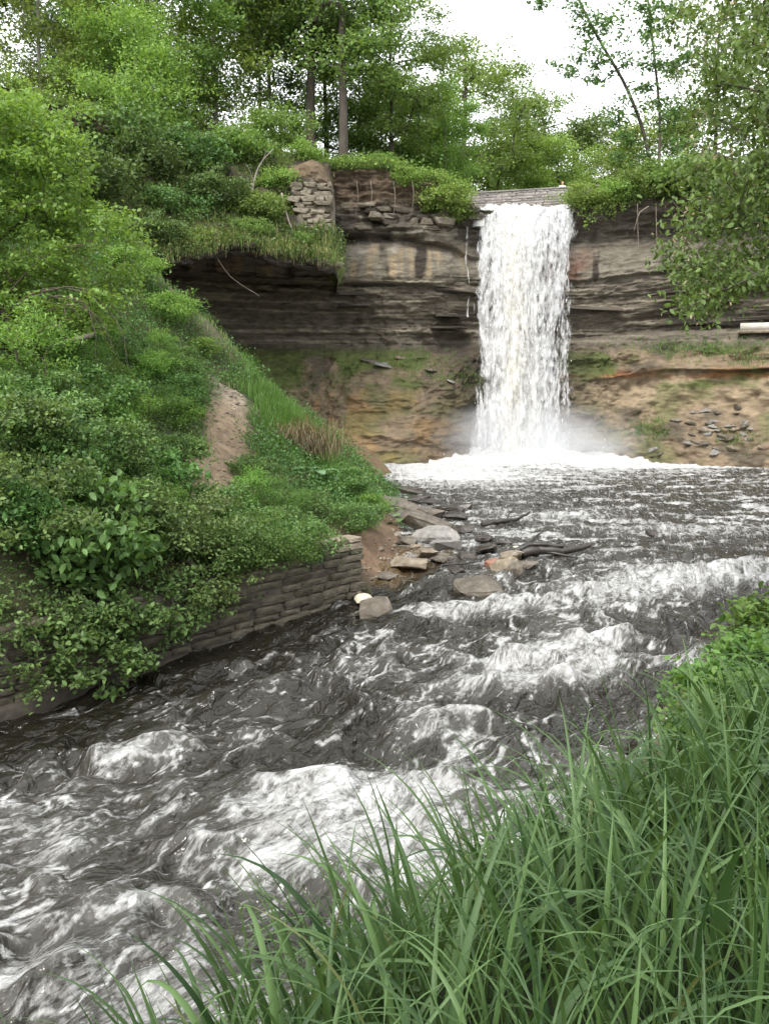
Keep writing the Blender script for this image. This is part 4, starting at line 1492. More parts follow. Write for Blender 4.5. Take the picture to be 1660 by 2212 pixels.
for q in [[(20, 660, 24.6), (110, 622, 24.2), (200, 640, 23.9), (262, 712, 23.8), (278, 800, 23.9)], [(40, 680, 24.6), (120, 640, 24.1), (190, 668, 23.9), (232, 740, 23.9)],
          [(10, 640, 24.8), (90, 560, 24.4), (170, 530, 24.1), (250, 560, 24.0)], [(60, 690, 24.4), (150, 660, 24.0), (215, 690, 23.8), (250, 770, 23.9)], [(0, 700, 24.4), (70, 640, 24.2), (140, 650, 24.0), (180, 700, 24.0)],
          [(90, 630, 24.2), (170, 622, 24.0), (240, 660, 23.9), (300, 720, 24.0)], [(150, 640, 24.0), (185, 660, 23.9), (205, 720, 23.8), (208, 790, 23.9)]]:
    mb = MB()
    P_ = catmull([np.array(at(*a)) for a in q], 16) - o_
    tube_path(mb, P_ + np.random.default_rng(int(q[0][0])).normal(0, .012, P_.shape), np.linspace(.026, .007, 16), 5)
    link('bough', mb.mesh('bough', M['bark_twig']), sap)

# ------------------------------------------------------------------ ground cover
def cover(name, pts, leafm, size, per, spread, seed, lab, cat, kind='quad', droop=.0, up=.7, aspect=.6, hgt=.25, tk=1.0):
    rg = np.random.default_rng(seed)
    C = np.repeat(pts, per, 0)
    C = C + rg.normal(size=C.shape) * spread * [1, 1, .0]
    C[:, 2] += rg.random(len(C)) ** 1.3 * hgt
    mb = MB()
    ct_ = np.repeat(rg.normal(0, .15, len(pts)), per)
    leaves(mb, C, size, rg, droop, aspect, up, np.clip(rg.random(len(C)) * .8 + .1 + ct_, 0, .84) * tk, kind)
    return tag(link(name, mb.mesh(name, leafm)), lab, cat, kind='stuff')


def blades(mb, base, length, width, rg, lean=None, bend=.7, segs=4, tint=None, fold=.0):
    """grass blades that bow over under their own weight"""
    n = len(base)
    if lean is None:
        lean = rg.uniform(0, 2 * np.pi, n)
    dirh = np.stack([np.cos(lean), np.sin(lean), 0 * lean], -1)
    side_ = np.stack([-np.sin(lean), np.cos(lean), 0 * lean], -1)
    tw = rg.uniform(-.6, .6, n)[:, None]
    side_ = unit(side_ * np.cos(tw) + dirh * np.sin(tw))
    length = np.broadcast_to(length, (n,))
    a0 = rg.uniform(.03, .30, n)
    be = np.broadcast_to(bend, (n,)) * rg.uniform(.15, 1.5, n)
    P_ = base.copy()
    ang = a0.copy()
    rings = []
    tt_ = np.linspace(0, 1, segs + 1)
    for i, q in enumerate(tt_):
        wd_ = width * (1 - q ** 2.2) * (.55 + .45 * min(1, q * 4))
        if fold:
            drp = (np.cross(side_, dirh * np.sin(ang)[:, None] + [0, 0, 1] * np.cos(ang)[:, None])) * (wd_ * fold)[:, None]
            rings.append(np.stack([P_ + side_ * (wd_ / 2)[:, None] + drp, P_, P_ - side_ * (wd_ / 2)[:, None] + drp], 1))
        else:
            rings.append(np.stack([P_ + side_ * (wd_ / 2)[:, None], P_ - side_ * (wd_ / 2)[:, None]], 1))
        st_ = (length / segs)[:, None]
        P_ = P_ + (dirh * np.sin(ang)[:, None] + np.array([0, 0, 1.]) * np.cos(ang)[:, None]) * st_
        ang = np.minimum(ang + be * (q + .12) * 3.2 / segs, 2.5)
    w_ = rings[0].shape[1]
    V = np.stack(rings, 1)                                # n, segs+1, w, 3
    idx = np.arange((segs + 1) * w_).reshape(segs + 1, w_)
    f = np.stack([idx[:-1, :-1], idx[:-1, 1:], idx[1:, 1:], idx[1:, :-1]], -1).reshape(-1, 4)
    F = (f[None] + (np.arange(n) * (segs + 1) * w_)[:, None, None]).reshape(-1, 4)
    tint = rg.random(n) * .84 if tint is None else tint
    mb.add(V.reshape(-1, 3), F, np.repeat(tint, (segs + 1) * w_))


def scatter_hill(n, seed):
    rg = np.random.default_rng(seed)
    y_ = 13 + (47 - 13) * rg.random(n) ** 1.1
    x_ = rg.uniform(-.50 * y_ - 1, np.minimum(1.2, .05 * y_))
    z_ = hill_z(x_, y_)
    dp, _ = poly_sd(PATH, x_, y_)
    ds, al = poly_sd(SHORE_L, x_, y_)
    ok = (ds > .25) & (np.abs(dp) > .6 + .3 * rg.random(n))
    P_ = stack(x_, y_, z_)[ok]
    return P_, dp[ok], ds[ok]


def proj(P_):
    d_ = P_ - [0, 0, CZ]
    dep = d_[:, 1] * CP - d_[:, 2] * SP
    return (384 + FPX * d_[:, 0] / dep) * K, (512 - FPX * (d_[:, 1] * SP + d_[:, 2] * CP) / dep) * K


P_, dp, ds = scatter_hill(26000, 61)
nz_ = fbm(P_ * .35 + 3, 3)
sandy = (P_[:, 1] > 25.6) & (P_[:, 1] < 36) & (ds < 2.0)
ridge_d, _ = poly_sd([Pt(*q)[:2] for q in [(290, 515, 41), (400, 600, 39.5), (425, 645, 39), (525, 715, 39.5), (570, 795, 40), (645, 850, 41.5), (735, 925, 43)]], P_[:, 0], P_[:, 1])
gp = np.array(at(628, 912, 37.4))[:2]
grassy = np.hypot((P_[:, 0] - gp[0]) / 2.0, (P_[:, 1] - gp[1]) / 2.3) < 1
ridge = np.abs(ridge_d) < .9
broad = ~sandy & ~grassy & ~(ridge & (nz_ > -.1))
# leafy undergrowth: nearer plants have larger leaves in view
nearp = P_[broad & (P_[:, 1] < 30)]
farp = P_[broad & (P_[:, 1] >= 30)]
cover('undergrowth', nearp[:3600], M['leaf_thicket'], .10, 12, .26, 62, 'dense leafy undergrowth covering the lower left slope', 'undergrowth', 'quad', .1, .65, .62, .5)
cover('undergrowth', farp[:9000], M['leaf_bush'], .12, 10, .28, 63, 'lighter leafy undergrowth on the upper left slope around the path', 'undergrowth', 'quad', .1, .65, .62, .45, .6)
# bright grass right of the path
rg = np.random.default_rng(64)
n = 9000
a_ = rg.uniform(0, 2 * np.pi, n)
r_ = np.minimum(1.3, np.abs(rg.normal(0, .62, n)))
gx, gy = gp[0] + 2.0 * r_ * np.cos(a_) + rg.normal(0, .2, n), gp[1] + 2.3 * r_ * np.sin(a_) + rg.normal(0, .25, n)
dpg, _ = poly_sd(PATH, gx, gy)
k_ = np.abs(dpg) > .7
gx, gy = gx[k_], gy[k_]
G = stack(gx, gy, hill_z(gx, gy) - .03)
mb = MB()
blades(mb, G, rg.uniform(.35, .75, len(G)), np.full(len(G), .03), rg, None, .7, 3)
tag(link('meadow_grass', mb.mesh('meadow_grass', M['grass_bright'])), 'patch of bright green grass right of the earth path', 'grass', kind='stuff')
# short mixed grass on the ridge, the bluff and the talus
S1 = P_[(ridge | (P_[:, 1] > 30)) & ~grassy & ~sandy]
S1 = np.repeat(S1[rg.permutation(len(S1))[:5000]], 3, 0) + rg.normal(size=(min(5000, len(S1)) * 3, 3)) * [.25, .25, 0]
S1[:, 2] = hill_z(S1[:, 0], S1[:, 1]) - .03
bl = BLUFF.reshape(-1, 3)
rr_ = np.tile(np.linspace(0, 9, BLUFF.shape[1]), BLUFF.shape[0])
selb = (rr_ > 2.9) & (rr_ < 6.6)
B1 = bl[selb]
wht = (B1[:, 0] > -5.6) & (B1[:, 2] > 13.9) & (B1[:, 2] < 18.2)
B1 = B1[~wht]
B1 = B1[rg.integers(0, len(B1), 9000)] + rg.normal(size=(9000, 3)) * [.2, .1, .08]
mb = MB()
blades(mb, S1, rg.uniform(.18, .45, len(S1)), np.full(len(S1), .028), rg, None, .8, 3, rg.random(len(S1)))
tag(link('ridge_grass', mb.mesh('ridge_grass', M['grass_mixed'])), 'short yellowish grass over the left slope and ridge', 'grass', kind='stuff')
mb = MB()
blades(mb, B1, rg.uniform(.25, .7, len(B1)), np.full(len(B1), .045), rg, -np.pi / 2 + rg.normal(0, .7, len(B1)), 1.5, 4, np.where(rg.random(len(B1)) < .42, rg.uniform(.86, 1, len(B1)), rg.random(len(B1)) * .8))
lipz = bl[(rr_ > 2.7) & (rr_ < 3.25)]
L1 = lipz[rg.integers(0, len(lipz), 1700)] + rg.normal(size=(1700, 3)) * [.2, .12, .1]
blades(mb, L1, rg.uniform(.4, 1.1, len(L1)), rg.uniform(.02, .05, len(L1)), rg, -np.pi / 2 + rg.normal(0, .6, len(L1)), 2.6, 6, np.where(rg.random(len(L1)) < .6, rg.uniform(.86, 1, len(L1)), rg.random(len(L1)) * .8))
tag(link('bluff_grass', mb.mesh('bluff_grass', M['grass_mixed'])), 'drooping dry and green grass on the bluff over the cave', 'grass', kind='stuff')
lv = bl[selb & ~((bl[:, 0] > -5.8) & (bl[:, 2] > 13.7) & (bl[:, 2] < 18.2))]
lv = lv[rg.integers(0, len(lv), 2600)]
nn_ = fbm(lv * .3 + 40, 3)
cover('bluff_undergrowth', lv[nn_ > -.22], M['leaf_dark'], .19, 11, .4, 65, 'leafy undergrowth on the steep bluff below the wood', 'undergrowth', 'quad', .2, .6, .6, .5)
# rim of the cliff: sod and hanging leaves
rim = base + [0, 0, .1]
rs = rim[(ct > 1) & ((ct < 5.25) | (ct > 7.35))]
rs = np.repeat(rs, 6, 0)
rs = rs + rg.normal(size=rs.shape) * [.4, .5, .12] + [0, .4, 0]
cover('rim_undergrowth', rs[rg.permutation(len(rs))[:1500]], M['leaf_light'], .17, 10, .3, 66, 'bright leafy growth along the rim of the cliff', 'undergrowth', 'quad', .3, .6, .6, .5)
mb = MB()
rs = np.repeat(rim[(ct > 1) & ((ct < 5.25) | (ct > 7.35))], 14, 0)
rs = rs + rg.normal(size=rs.shape) * [.2, .18, .1]
blades(mb, rs, rg.uniform(.2, .6, len(rs)), np.full(len(rs), .045), rg, -np.pi / 2 + rg.normal(0, .9, len(rs)), 1.6, 4)
tag(link('rim_grass', mb.mesh('rim_grass', M['grass_mixed'])), 'grass and dry sod hanging over the cliff rim', 'grass', kind='stuff')
# dense leaves under the wood behind the rim (low understorey)
ux = rg.uniform(-45, 40, 1500)
uy = rg.uniform(64, 84, 1500)
kk_ = ~((ux > 4) & (ux < 15))
ux, uy = ux[kk_], uy[kk_]
cover('understorey', stack(ux, uy, np.full(len(ux), 18.8) + np.where(ux > 5, -.8, .4)), M['leaf_dark'], .26, 9, .6, 67, 'low dark understorey leaves under the trees of the plateau', 'undergrowth', 'quad', .2, .6, .6, 1.6)

# dry overhanging roots and dead grass below the bright grass patch
mb = MB()
rg = np.random.default_rng(68)
c0 = np.array(at(652, 968, 35.4))
n = 800
gxx = rg.normal(0, .75, n)
G = c0 + np.stack([gxx, rg.uniform(-.5, .6, n), rg.normal(0, .22, n) - .12 * np.abs(gxx)], -1)
blades(mb, G, rg.uniform(.5, 1.7, n), rg.uniform(.015, .05, n), rg, -np.pi / 2 + rg.normal(0, .6, n), 2.2, 7)
tag(link('dead_grass', mb.mesh('dead_grass', M['grass_dry'])), 'brown dead grass and roots hanging below the bright grass', 'grass', kind='stuff')

# ------------------------------------------------------------------ tall grass in the foreground
rg = np.random.default_rng(71)
n = 9800
gy = 1.7 + 8.3 * rg.random(n) ** .9
gx = rg.uniform(-.62, 1.15, n) * (gy + .6) + .25
lim = np.interp(gy, [1.5, 3, 5, 7, 8.5, 10], [-1.0, -1.3, -1.05, -.25, 1.0, 2.7])
k_ = gx > lim + np.abs(rg.normal(0, .7, n)) - .2
gx, gy = gx[k_], gy[k_]
G = stack(gx, gy, bank_z(gx, gy) - .03)
ln_ = rg.uniform(.6, 1.4, len(G)) * np.interp(gy, [1.5, 3, 8], [.62, .85, .85])
mb = MB()
blades(mb, G, ln_, rg.gamma(9, .0033, len(G)) * np.clip(gy / 3.4, .6, 1.15), rg, rg.choice([np.pi, 0.0, -np.pi / 2, np.pi / 2], len(G), p=[.5, .25, .15, .1]) + rg.normal(0, .6, len(G)), np.where(rg.random(len(G)) < .62, 1.45, .5), 12, np.where(rg.random(len(G)) < .012, .98, np.clip(rg.normal(.42, .2, len(G)), 0, .84)), .2)
n = 2600                                             # shorter undergrowth blades
k_ = rg.integers(0, len(G), n)
G2 = G[k_] + rg.normal(size=(n, 3)) * [.1, .1, 0]
blades(mb, G2, rg.uniform(.3, .7, n), rg.uniform(.008, .016, n), rg, None, .8, 7, rg.random(n) * .5, .2)
tag(link('tall_grass', mb.mesh('tall_grass', M['grass_near'], True)), 'tall arching green grass in the foreground at the lower right', 'grass', kind='stuff')
#@@PART3@@
# ------------------------------------------------------------------ stones and rocks
def block_mesh(name, seed, mat, jit=.07, bev=.10):
    """a unit block with worn edges"""
    bm = bmesh.new()
    bmesh.ops.create_cube(bm, size=1.0)
    rg = np.random.default_rng(seed)
    for v in bm.verts:
        v.co += Vector(rg.normal(0, jit, 3))
    bmesh.ops.bevel(bm, geom=bm.edges[:] + bm.verts[:], offset=bev, segments=1, affect='EDGES', profile=.5)
    for v in bm.verts:
        v.co += Vector(rg.normal(0, jit * .25, 3))
    me_ = bpy.data.meshes.new(name)
    bm.to_mesh(me_)
    bm.free()
    me_.materials.append(mat)
    return me_


def rock_mesh(name, seed, dims, mat, n=16, box=.75, rough=.05):
    """an angular slab or boulder: hull of scattered points, worn by noise"""
    rg = np.random.default_rng(seed)
    P_ = rg.uniform(-1, 1, (n, 3))
    m_ = np.max(np.abs(P_), axis=1, keepdims=True)
    s_ = np.linalg.norm(P_, axis=1, keepdims=True)
    P_ = P_ / (m_ * box + s_ * (1 - box))
    bm = bmesh.new()
    for q in P_:
        bm.verts.new(q * np.array(dims) * .5)
    bmesh.ops.convex_hull(bm, input=bm.verts[:])
    for v in [v for v in bm.verts if not v.link_faces]:
        bm.verts.remove(v)
    bmesh.ops.bevel(bm, geom=bm.edges[:], offset=min(dims) * .09, segments=1, affect='EDGES', clamp_overlap=True)
    bmesh.ops.triangulate(bm, faces=bm.faces[:])
    bmesh.ops.subdivide_edges(bm, edges=bm.edges[:], cuts=1)
    V = np.array([v.co for v in bm.verts])
    nn_ = fbm(V / max(dims) * 5 + seed, 4) * rough * max(dims)
    bm.normal_update()
    for v, q in zip(bm.verts, nn_):
        v.co += v.normal * float(q)
    me_ = bpy.data.meshes.new(name)
    bm.to_mesh(me_)
    bm.free()
    me_.materials.append(mat)
    return me_


# ------------------------------------------------------------------ retaining wall
rg = np.random.default_rng(81)
wall = tag(empty('retaining_wall', (WALL_A[0], WALL_A[1], 0)), 'long stone retaining wall along the dark water below the left slope', 'wall')
WS = [block_mesh('stone', 100 + i, M['wall_stone'], .05, .07) for i in range(8)]
WP = [block_mesh('top_stone', 120 + i, M['rock_tan'], .05, .09) for i in range(3)]
ang = math.atan2(wd[1], wd[0])
LW = float(np.linalg.norm(WALL_B - WALL_A)) * 1.15


def wall_pt(s, inn, z):
    q_ = WALL_A + wd * s + wn * inn
    return Vector((q_[0] - WALL_A[0], q_[1] - WALL_A[1], z))


zc_ = -1.0
courses = []
while zc_ < .8:
    h_ = float(rg.uniform(.14, .26))
    courses.append((zc_, h_))
    zc_ += h_
for zc_, h_ in courses:
    s = -.02 + rg.uniform(0, .1)
    end = LW
    if zc_ + h_ > WALL_TOP + .12:
        end = 1.7 if zc_ < .62 else 1.0
    while s < end:
        l_ = float(rg.uniform(.5, 1.25))
        pale_ = zc_ + h_ > WALL_TOP + .05 and s < 1.7
        sg_ = .55 if s > .5 else .62
        st_ = link('stone', (WP if pale_ else WS)[int(rg.integers(0, 3 if pale_ else 8))], wall,
                   wall_pt(s + l_ / 2, .27 + rg.normal(0, .025) + .05 * (zc_ + 1), zc_ + h_ / 2), (rg.normal(0, .015), rg.normal(0, .02), ang + rg.normal(0, .02)),
                   (l_ * 1.0 - .022, sg_, h_ - .018))
        s += l_
core = MB()
bx = [wall_pt(a, b, c) for c in (-1.2, WALL_TOP - .05) for a, b in ((.08, .1), (LW * 1.4, .1), (LW * 1.4, .6), (.08, .6))]
core.add([tuple(q) for q in bx], [[0, 1, 5, 4], [1, 2, 6, 5], [2, 3, 7, 6], [3, 0, 4, 7], [4, 5, 6, 7]])
link('mortar_core', core.mesh('mortar_core', M['mortar']), wall)
ft = MB()
ss_ = np.linspace(-.05, LW * 1.4, 60)
rows_ = []
for s in ss_:
    w_ = .01 * math.sin(s * 1.3) + float(rg.normal(0, .008))
    rows_.append([tuple(wall_pt(s, b + w_, c)) for b, c in ((-.12, -2.4), (-.14, -1.06), (-.09, -.99), (.3, -.98))])
V = np.array(rows_).reshape(-1, 3)
ft.add(V, grid_faces(len(ss_), 4))
ft.add([tuple(wall_pt(-.05, b, c)) for b, c in ((-.12, -2.4), (-.14, -1.06), (-.09, -.99), (.3, -.98), (.3, -2.4))], [[0, 1, 2, 3, 4]])
link('footing', ft.mesh('footing', M['shale']), wall)

# shrubs trailing over the wall
def trailing(seed, s0, s1, zlo, n, leafm, lab, leaf=.11, out=.55):
    rg = np.random.default_rng(seed)
    s_ = rg.uniform(s0, s1, n)
    f_ = rg.random(n)
    mid_ = (s0 + s1) / 2
    zz_ = .95 - f_ * (.95 - zlo) * (1 - .55 * ((s_ - mid_) / (s1 - s0) * 2) ** 2)
    o_in = -.12 - out * rg.random(n) * np.sin(np.clip(f_ * 2.2, 0, 1.7)) + np.where(f_ < .25, .5 * rg.random(n), 0)
    T_ = np.stack([np.array(wall_pt(a_, b_, c_)) for a_, b_, c_ in zip(s_, o_in, zz_)]) + np.array([WALL_A[0], WALL_A[1], 0])
    o0 = np.array(wall_pt(mid_, .7, WALL_TOP)) + [WALL_A[0], WALL_A[1], 0]
    T_ = np.repeat(T_, 3, 0) + rg.normal(size=(n * 3, 3)) * .13
    ms = build_tree(seed, [(0, 0, -.3), (0, 0, .15), (0, 0, .5)], .05, T_ - o0, leafm, M['bark_twig'], 5, leaf, .11, r_tip=.004, step=.2, kind='six', droop=.5, big=.012, sag=-.05)
    place('trailing_shrub', ms, o0, 0, 1, lab, 'bush', None, ('stems', 'foliage'))


trailing(301, 8.6, 11.6, -.75, 46, M['leaf_thicket'], 'leafy shoots trailing down the wall at the left picture edge')
trailing(302, 6.2, 9.2, -.95, 62, M['leaf_thicket'], 'broad spray of leaves hanging low over the dark wall near the water')
trailing(303, 4.9, 7.0, -.2, 36, M['leaf_thicket'], 'leafy shoots hanging halfway down the middle of the wall')
trailing(305, 7.6, 10.6, -1.0, 44, M['leaf_thicket'], 'lighter leafy spray hanging to the water near the left edge', .15, .8)

for s_, pk, sc_, lab in ((2.4, 'weed', 1.15, 'weedy bush on the wall top nearest the bare end stones'), (3.5, 'fine', .95, 'fine leaved bush hanging over the wall left of the bare stones'), (4.6, 'green', .8, 'leafy bush on the wall top above its dark middle')):
    q_ = wall_pt(s_, .35, 0)
    bush(pk, (q_.x + WALL_A[0], q_.y + WALL_A[1], WALL_TOP - .1), sc_, s_, lab)

# ------------------------------------------------------------------ stone bridge over the lip
BL, BR = np.array(at(975, 436, 67.8)), np.array(at(1275, 422, 65.0))
bz = 18.62
bd = (BR - BL)[:2]
BLn = float(np.linalg.norm(bd))
bd = bd / BLn
ba = math.atan2(bd[1], bd[0])
bridge = tag(empty('stone_bridge', (BL[0], BL[1], 16.0), ba), 'grey stone bridge parapet spanning the stream above the waterfall lip', 'bridge')
BSn = [block_mesh('stone', 140 + i, M['bridge_stone'], .05, .08) for i in range(6)]
rg = np.random.default_rng(82)
z0 = .55
while z0 < bz - 16 - .14:
    h_ = min(float(rg.uniform(.13, .22)), bz - 16 - .10 - z0)
    s = rg.uniform(0, .2)
    while s < BLn:
        l_ = float(rg.uniform(.3, .75))
        link('stone', BSn[int(rg.integers(0, 6))], bridge, (s + l_ / 2, rg.normal(0, .012), z0 + h_ / 2), (0, 0, rg.normal(0, .01)), (l_ - .02, .3, h_ - .016))
        s += l_
    z0 += h_
s = 0
CPm = [block_mesh('coping_stone', 150 + i, M['rock_grey'], .02, .06) for i in range(3)]
while s < BLn:
    l_ = float(rg.uniform(.9, 1.3))
    link('coping_stone', CPm[int(rg.integers(0, 3))], bridge, (s + l_ / 2, .08, bz - 16 - .04), (0, 0, 0), (l_ - .012, .58, .11))
    s += l_


def boxmesh(name, x0, x1, y0, y1, z0, z1, mat):
    mb_ = MB()
    v = [(x, y, z) for z in (z0, z1) for x, y in ((x0, y0), (x1, y0), (x1, y1), (x0, y1))]
    mb_.add(v, [[0, 3, 2, 1], [4, 5, 6, 7], [0, 1, 5, 4], [1, 2, 6, 5], [2, 3, 7, 6], [3, 0, 4, 7]])
    return mb_.mesh(name, mat)


link('wall_core', boxmesh('wall_core', 0, BLn, -.1, .3, .5, bz - 16 - .12, M['mortar']), bridge)
link('deck', boxmesh('deck', -1, BLn + 1, .31, 2.6, 1.15, 1.55, M['mortar']), bridge)

# ------------------------------------------------------------------ person leaning on the parapet
skin = solid_mat('skin', [(.3, (.50, .30, .22)), (.7, (.58, .36, .27))], 6, .6, .002, obj_var=0)
hairm = solid_mat('hair', [(.3, (.22, .09, .04)), (.7, (.33, .15, .07))], 20, .6, .004, obj_var=0)
shirt = solid_mat('white_shirt', [(.3, (.74, .74, .75)), (.7, (.82, .82, .82))], 9, .9, .006, obj_var=0)
trous = solid_mat('trousers', [(.3, (.03, .04, .07)), (.7, (.05, .06, .10))], 9, .9, .004, obj_var=0)
PX = np.array(at(1214, 424, 66.7))
pers = tag(empty('person', (PX[0], PX[1] + .1, 17.55)), 'person in a white top with reddish hair leaning on the bridge parapet', 'person')


def skinmesh(name, verts, edges, rad, mat, parent):
    me_ = bpy.data.meshes.new(name)
    me_.from_pydata(verts, edges, [])
    o__ = link(name, me_, parent)
    me_.materials.append(mat)
    md = o__.modifiers.new('skin', 'SKIN')
    for i, r__ in enumerate(rad):
        me_.skin_vertices[0].data[i].radius = (r__, r__) if not hasattr(r__, '__len__') else r__
    me_.skin_vertices[0].data[0].use_root = True
    sb = o__.modifiers.new('sub', 'SUBSURF')
    sb.levels = sb.render_levels = 2
    return o__


bv = [(0, .05, .92), (0, .02, 1.12), (0, -.02, 1.34), (0, -.04, 1.44), (0, -.06, 1.52), (0, -.08, 1.60), (0, -.07, 1.70),
      (-.19, -.02, 1.37), (-.25, -.16, 1.14), (-.12, -.34, 1.12), (-.06, -.40, 1.12),
      (.19, -.02, 1.37), (.25, -.16, 1.14), (.12, -.34, 1.12), (.06, -.40, 1.12),
      (-.09, .04, .86), (-.10, .0, .48), (-.10, .04, .08), (-.10, -.08, .04), (.09, .04, .86), (.10, .0, .48), (.10, .04, .08), (.10, -.08, .04)]
be = [(0, 1), (1, 2), (2, 3), (3, 4), (4, 5), (5, 6), (2, 7), (7, 8), (8, 9), (9, 10), (2, 11), (11, 12), (12, 13), (13, 14),
      (0, 15), (15, 16), (16, 17), (17, 18), (0, 19), (19, 20), (20, 21), (21, 22)]
br_ = [.13, .125, .14, .06, .055, .085, .08, .06, .045, .035, .03, .06, .045, .035, .03, .085, .06, .045, .035, .085, .06, .045, .035]
skinmesh('body', bv, be, br_, skin, pers)
skinmesh('shirt', bv[:4] + [bv[7], bv[8], bv[11], bv[12]], [(0, 1), (1, 2), (2, 3), (2, 4), (4, 5), (2, 6), (6, 7)], [.15, .145, .16, .075, .08, .06, .08, .06], shirt, pers)
skinmesh('trousers', [bv[0], bv[15], bv[16], bv[17], bv[19], bv[20], bv[21]], [(0, 1), (1, 2), (2, 3), (0, 4), (4, 5), (5, 6)], [.15, .10, .075, .06, .10, .075, .06], trous, pers)
skinmesh('hair', [(0, .02, 1.74), (0, .0, 1.66), (0, .04, 1.54), (0, .06, 1.42)], [(0, 1), (1, 2), (2, 3)], [.06, .105, .085, .05], hairm, pers)

# ------------------------------------------------------------------ limestone blocks in the cliffs
rg = np.random.default_rng(83)
LB = [block_mesh('limestone_block', 160 + i, M['stone'], .11, .12) for i in range(8)]
LC = [block_mesh('limestone_block', 170 + i, M['rock_brown'], .11, .12) for i in range(4)]
V = 398
while V < 512:
    hV = float(rg.uniform(7, 14))
    lo = np.interp(V, [395, 430, 470, 515], [632, 624, 655, 690])
    U = lo + rg.uniform(-8, 8)
    while U < 708:
        wU = float(rg.uniform(16, 40))
        wU = min(wU, 716 - U)
        Yb = np.interp(V, [395, 515], [54.1, 53.3]) - .12 + rg.normal(0, .10)
        c = at(U + wU / 2, V + hV / 2, Yb)
        pxm = Yb / FPX / K
        link('limestone_block', LB[int(rg.integers(0, 8))], bluff, c, (rg.normal(0, .05), rg.normal(0, .05), rg.normal(.1, .12)), (wU * pxm * 1.03, 1.0, hV * pxm * 1.04))
        U += wU
    V += hV
for q in [(755, 605, 53.0, 26, 12), (722, 570, 53, 20, 10), (700, 540, 53.2, 20, 10)]:
    pxm = q[2] / FPX / K
    link('limestone_block', LB[int(rg.integers(0, 8))], bluff, at(q[0] - 30, q[1] - 34, q[2]), (.1, .2, .3), (q[3] * pxm, .6, q[4] * pxm))
V = 438
while V < 500:                                        # broken bed left of the fall
    hV = float(rg.uniform(9, 15))
    U = 770 + rg.uniform(0, 30) + (V - 438) * -.2
    while U < 1012:
        wU = float(rg.uniform(20, 55))
        if rg.random() < .62:
            Yb = 61.95 + rg.normal(0, .2) + .004 * (V - 438)
            pxm = Yb / FPX / K
            link('limestone_block', (LB if rg.random() < .4 else LC)[int(rg.integers(0, 4))], cliff, at(U + wU / 2, V + hV / 2, Yb), (rg.normal(0, .05), rg.normal(0, .05), rg.normal(0, .14)), (wU * pxm * .97, 1.1, hV * pxm * .95))
        U += wU
    V += hV
# ledge slabs in the dark shale, both sides of the fall
SH = [block_mesh('shale_slab', 180 + i, M['shale'], .08, .12) for i in range(5)]
for k in range(16):
    U = rg.choice([rg.uniform(700, 1000), rg.uniform(1245, 1640)])
    V = rg.uniform(612, 715)
    Yb = (62.6 if U < 1100 else np.interp(U, [1245, 1660], [63.2, 58.6])) + rg.uniform(.35, .7)
    pxm = Yb / FPX / K
    link('shale_slab', SH[int(rg.integers(0, 5))], cliff, at(U, V, Yb), (rg.normal(0, .04), rg.normal(0, .03), rg.normal(-.1 if U > 1100 else .05, .06)), (rg.uniform(50, 150) * pxm, 1.4, rg.uniform(3.5, 8) * pxm))

# ------------------------------------------------------------------ rocks in the stream
def stream_rock(name, U, V, w, h, mat, lab, seed, depth=None, tilt=(0, 0, 0), sink=.25, box=.75, n=16, cat='rock', rough=.04):
    """w, h: size in the photograph (1660 wide); V: foot"""
    P_ = on_water(U, V)
    px_ = P_.y / FPX / K
    W, Hh = w * px_, h * px_ * 1.0
    Dp = depth if depth else W * .75
    me_ = rock_mesh(name, seed, (W * 1.05, Dp * 1.15, Hh * (1 + sink) * .85), mat, n, box, rough)
    o__ = link(name, me_, None, (P_.x, P_.y + Dp * .3, P_.z + Hh * (1 + sink) * .5 - Hh * sink), tilt)
    return tag(o__, lab, cat)


stream_rock('rock_slab', 865, 1108, 100, 34, M['rock_brown'], 'long dark brown slab at the shore, farthest big rock below the talus', 201, 1.1, (.1, .12, -.2))
stream_rock('rock', 822, 1072, 24, 30, M['rock_red'], 'small reddish upright rock where the bank meets the foam', 202, .4)
stream_rock('rock_slab', 870, 1066, 100, 14, M['rock_wet'], 'thin wet grey slab sloping into the foaming pool edge', 203, .9, (0, .1, -.2))
stream_rock('rock', 905, 1085, 55, 14, M['rock_wet'], 'low wet rock in the shallow foam beyond the brown slab', 204, .7)
stream_rock('rock_slab', 930, 1118, 62, 20, M['rock_brown'], 'flat brown slab between the long slab and the tilted one', 205, .8, (0, .05, .1))
stream_rock('rock_slab', 925, 1150, 120, 36, M['rock_brown'], 'tilted slab sloping down to the right toward the water', 206, .8, (0, .32, -.25))
stream_rock('rock_slab', 942, 1172, 106, 30, M['rock_grey'], 'largest pale flat slab at the shore, shaded on its river side', 207, 1.3, (.08, .04, -.1))
stream_rock('rock', 966, 1196, 76, 30, M['rock_grey'], 'smooth grey boulder below the largest pale slab', 208, .8, (0, .05, .2), .25, .4)
stream_rock('rock', 925, 1208, 46, 22, M['rock_tan'], 'tan block left of the smooth grey boulder', 209, .6, (0, .15, .3))
stream_rock('rock_slab', 884, 1228, 84, 20, M['rock_tan'], 'thin flat tan slab lying on the sand', 210, .8, (.05, .03, -.05), .1)
stream_rock('rock', 900, 1190, 30, 14, M['rock_tan'], 'small tan stone on the sand behind the thin slab', 211, .3)
stream_rock('rock', 852, 1162, 28, 10, M['rock_tan'], 'small flat stone on the sand by the burdock', 229, .4, sink=.05)
stream_rock('rock', 1062, 1228, 36, 24, M['rock_red'], 'rounded reddish rock, left of the midstream trio', 212, .5, (0, 0, 0), .25, .3)
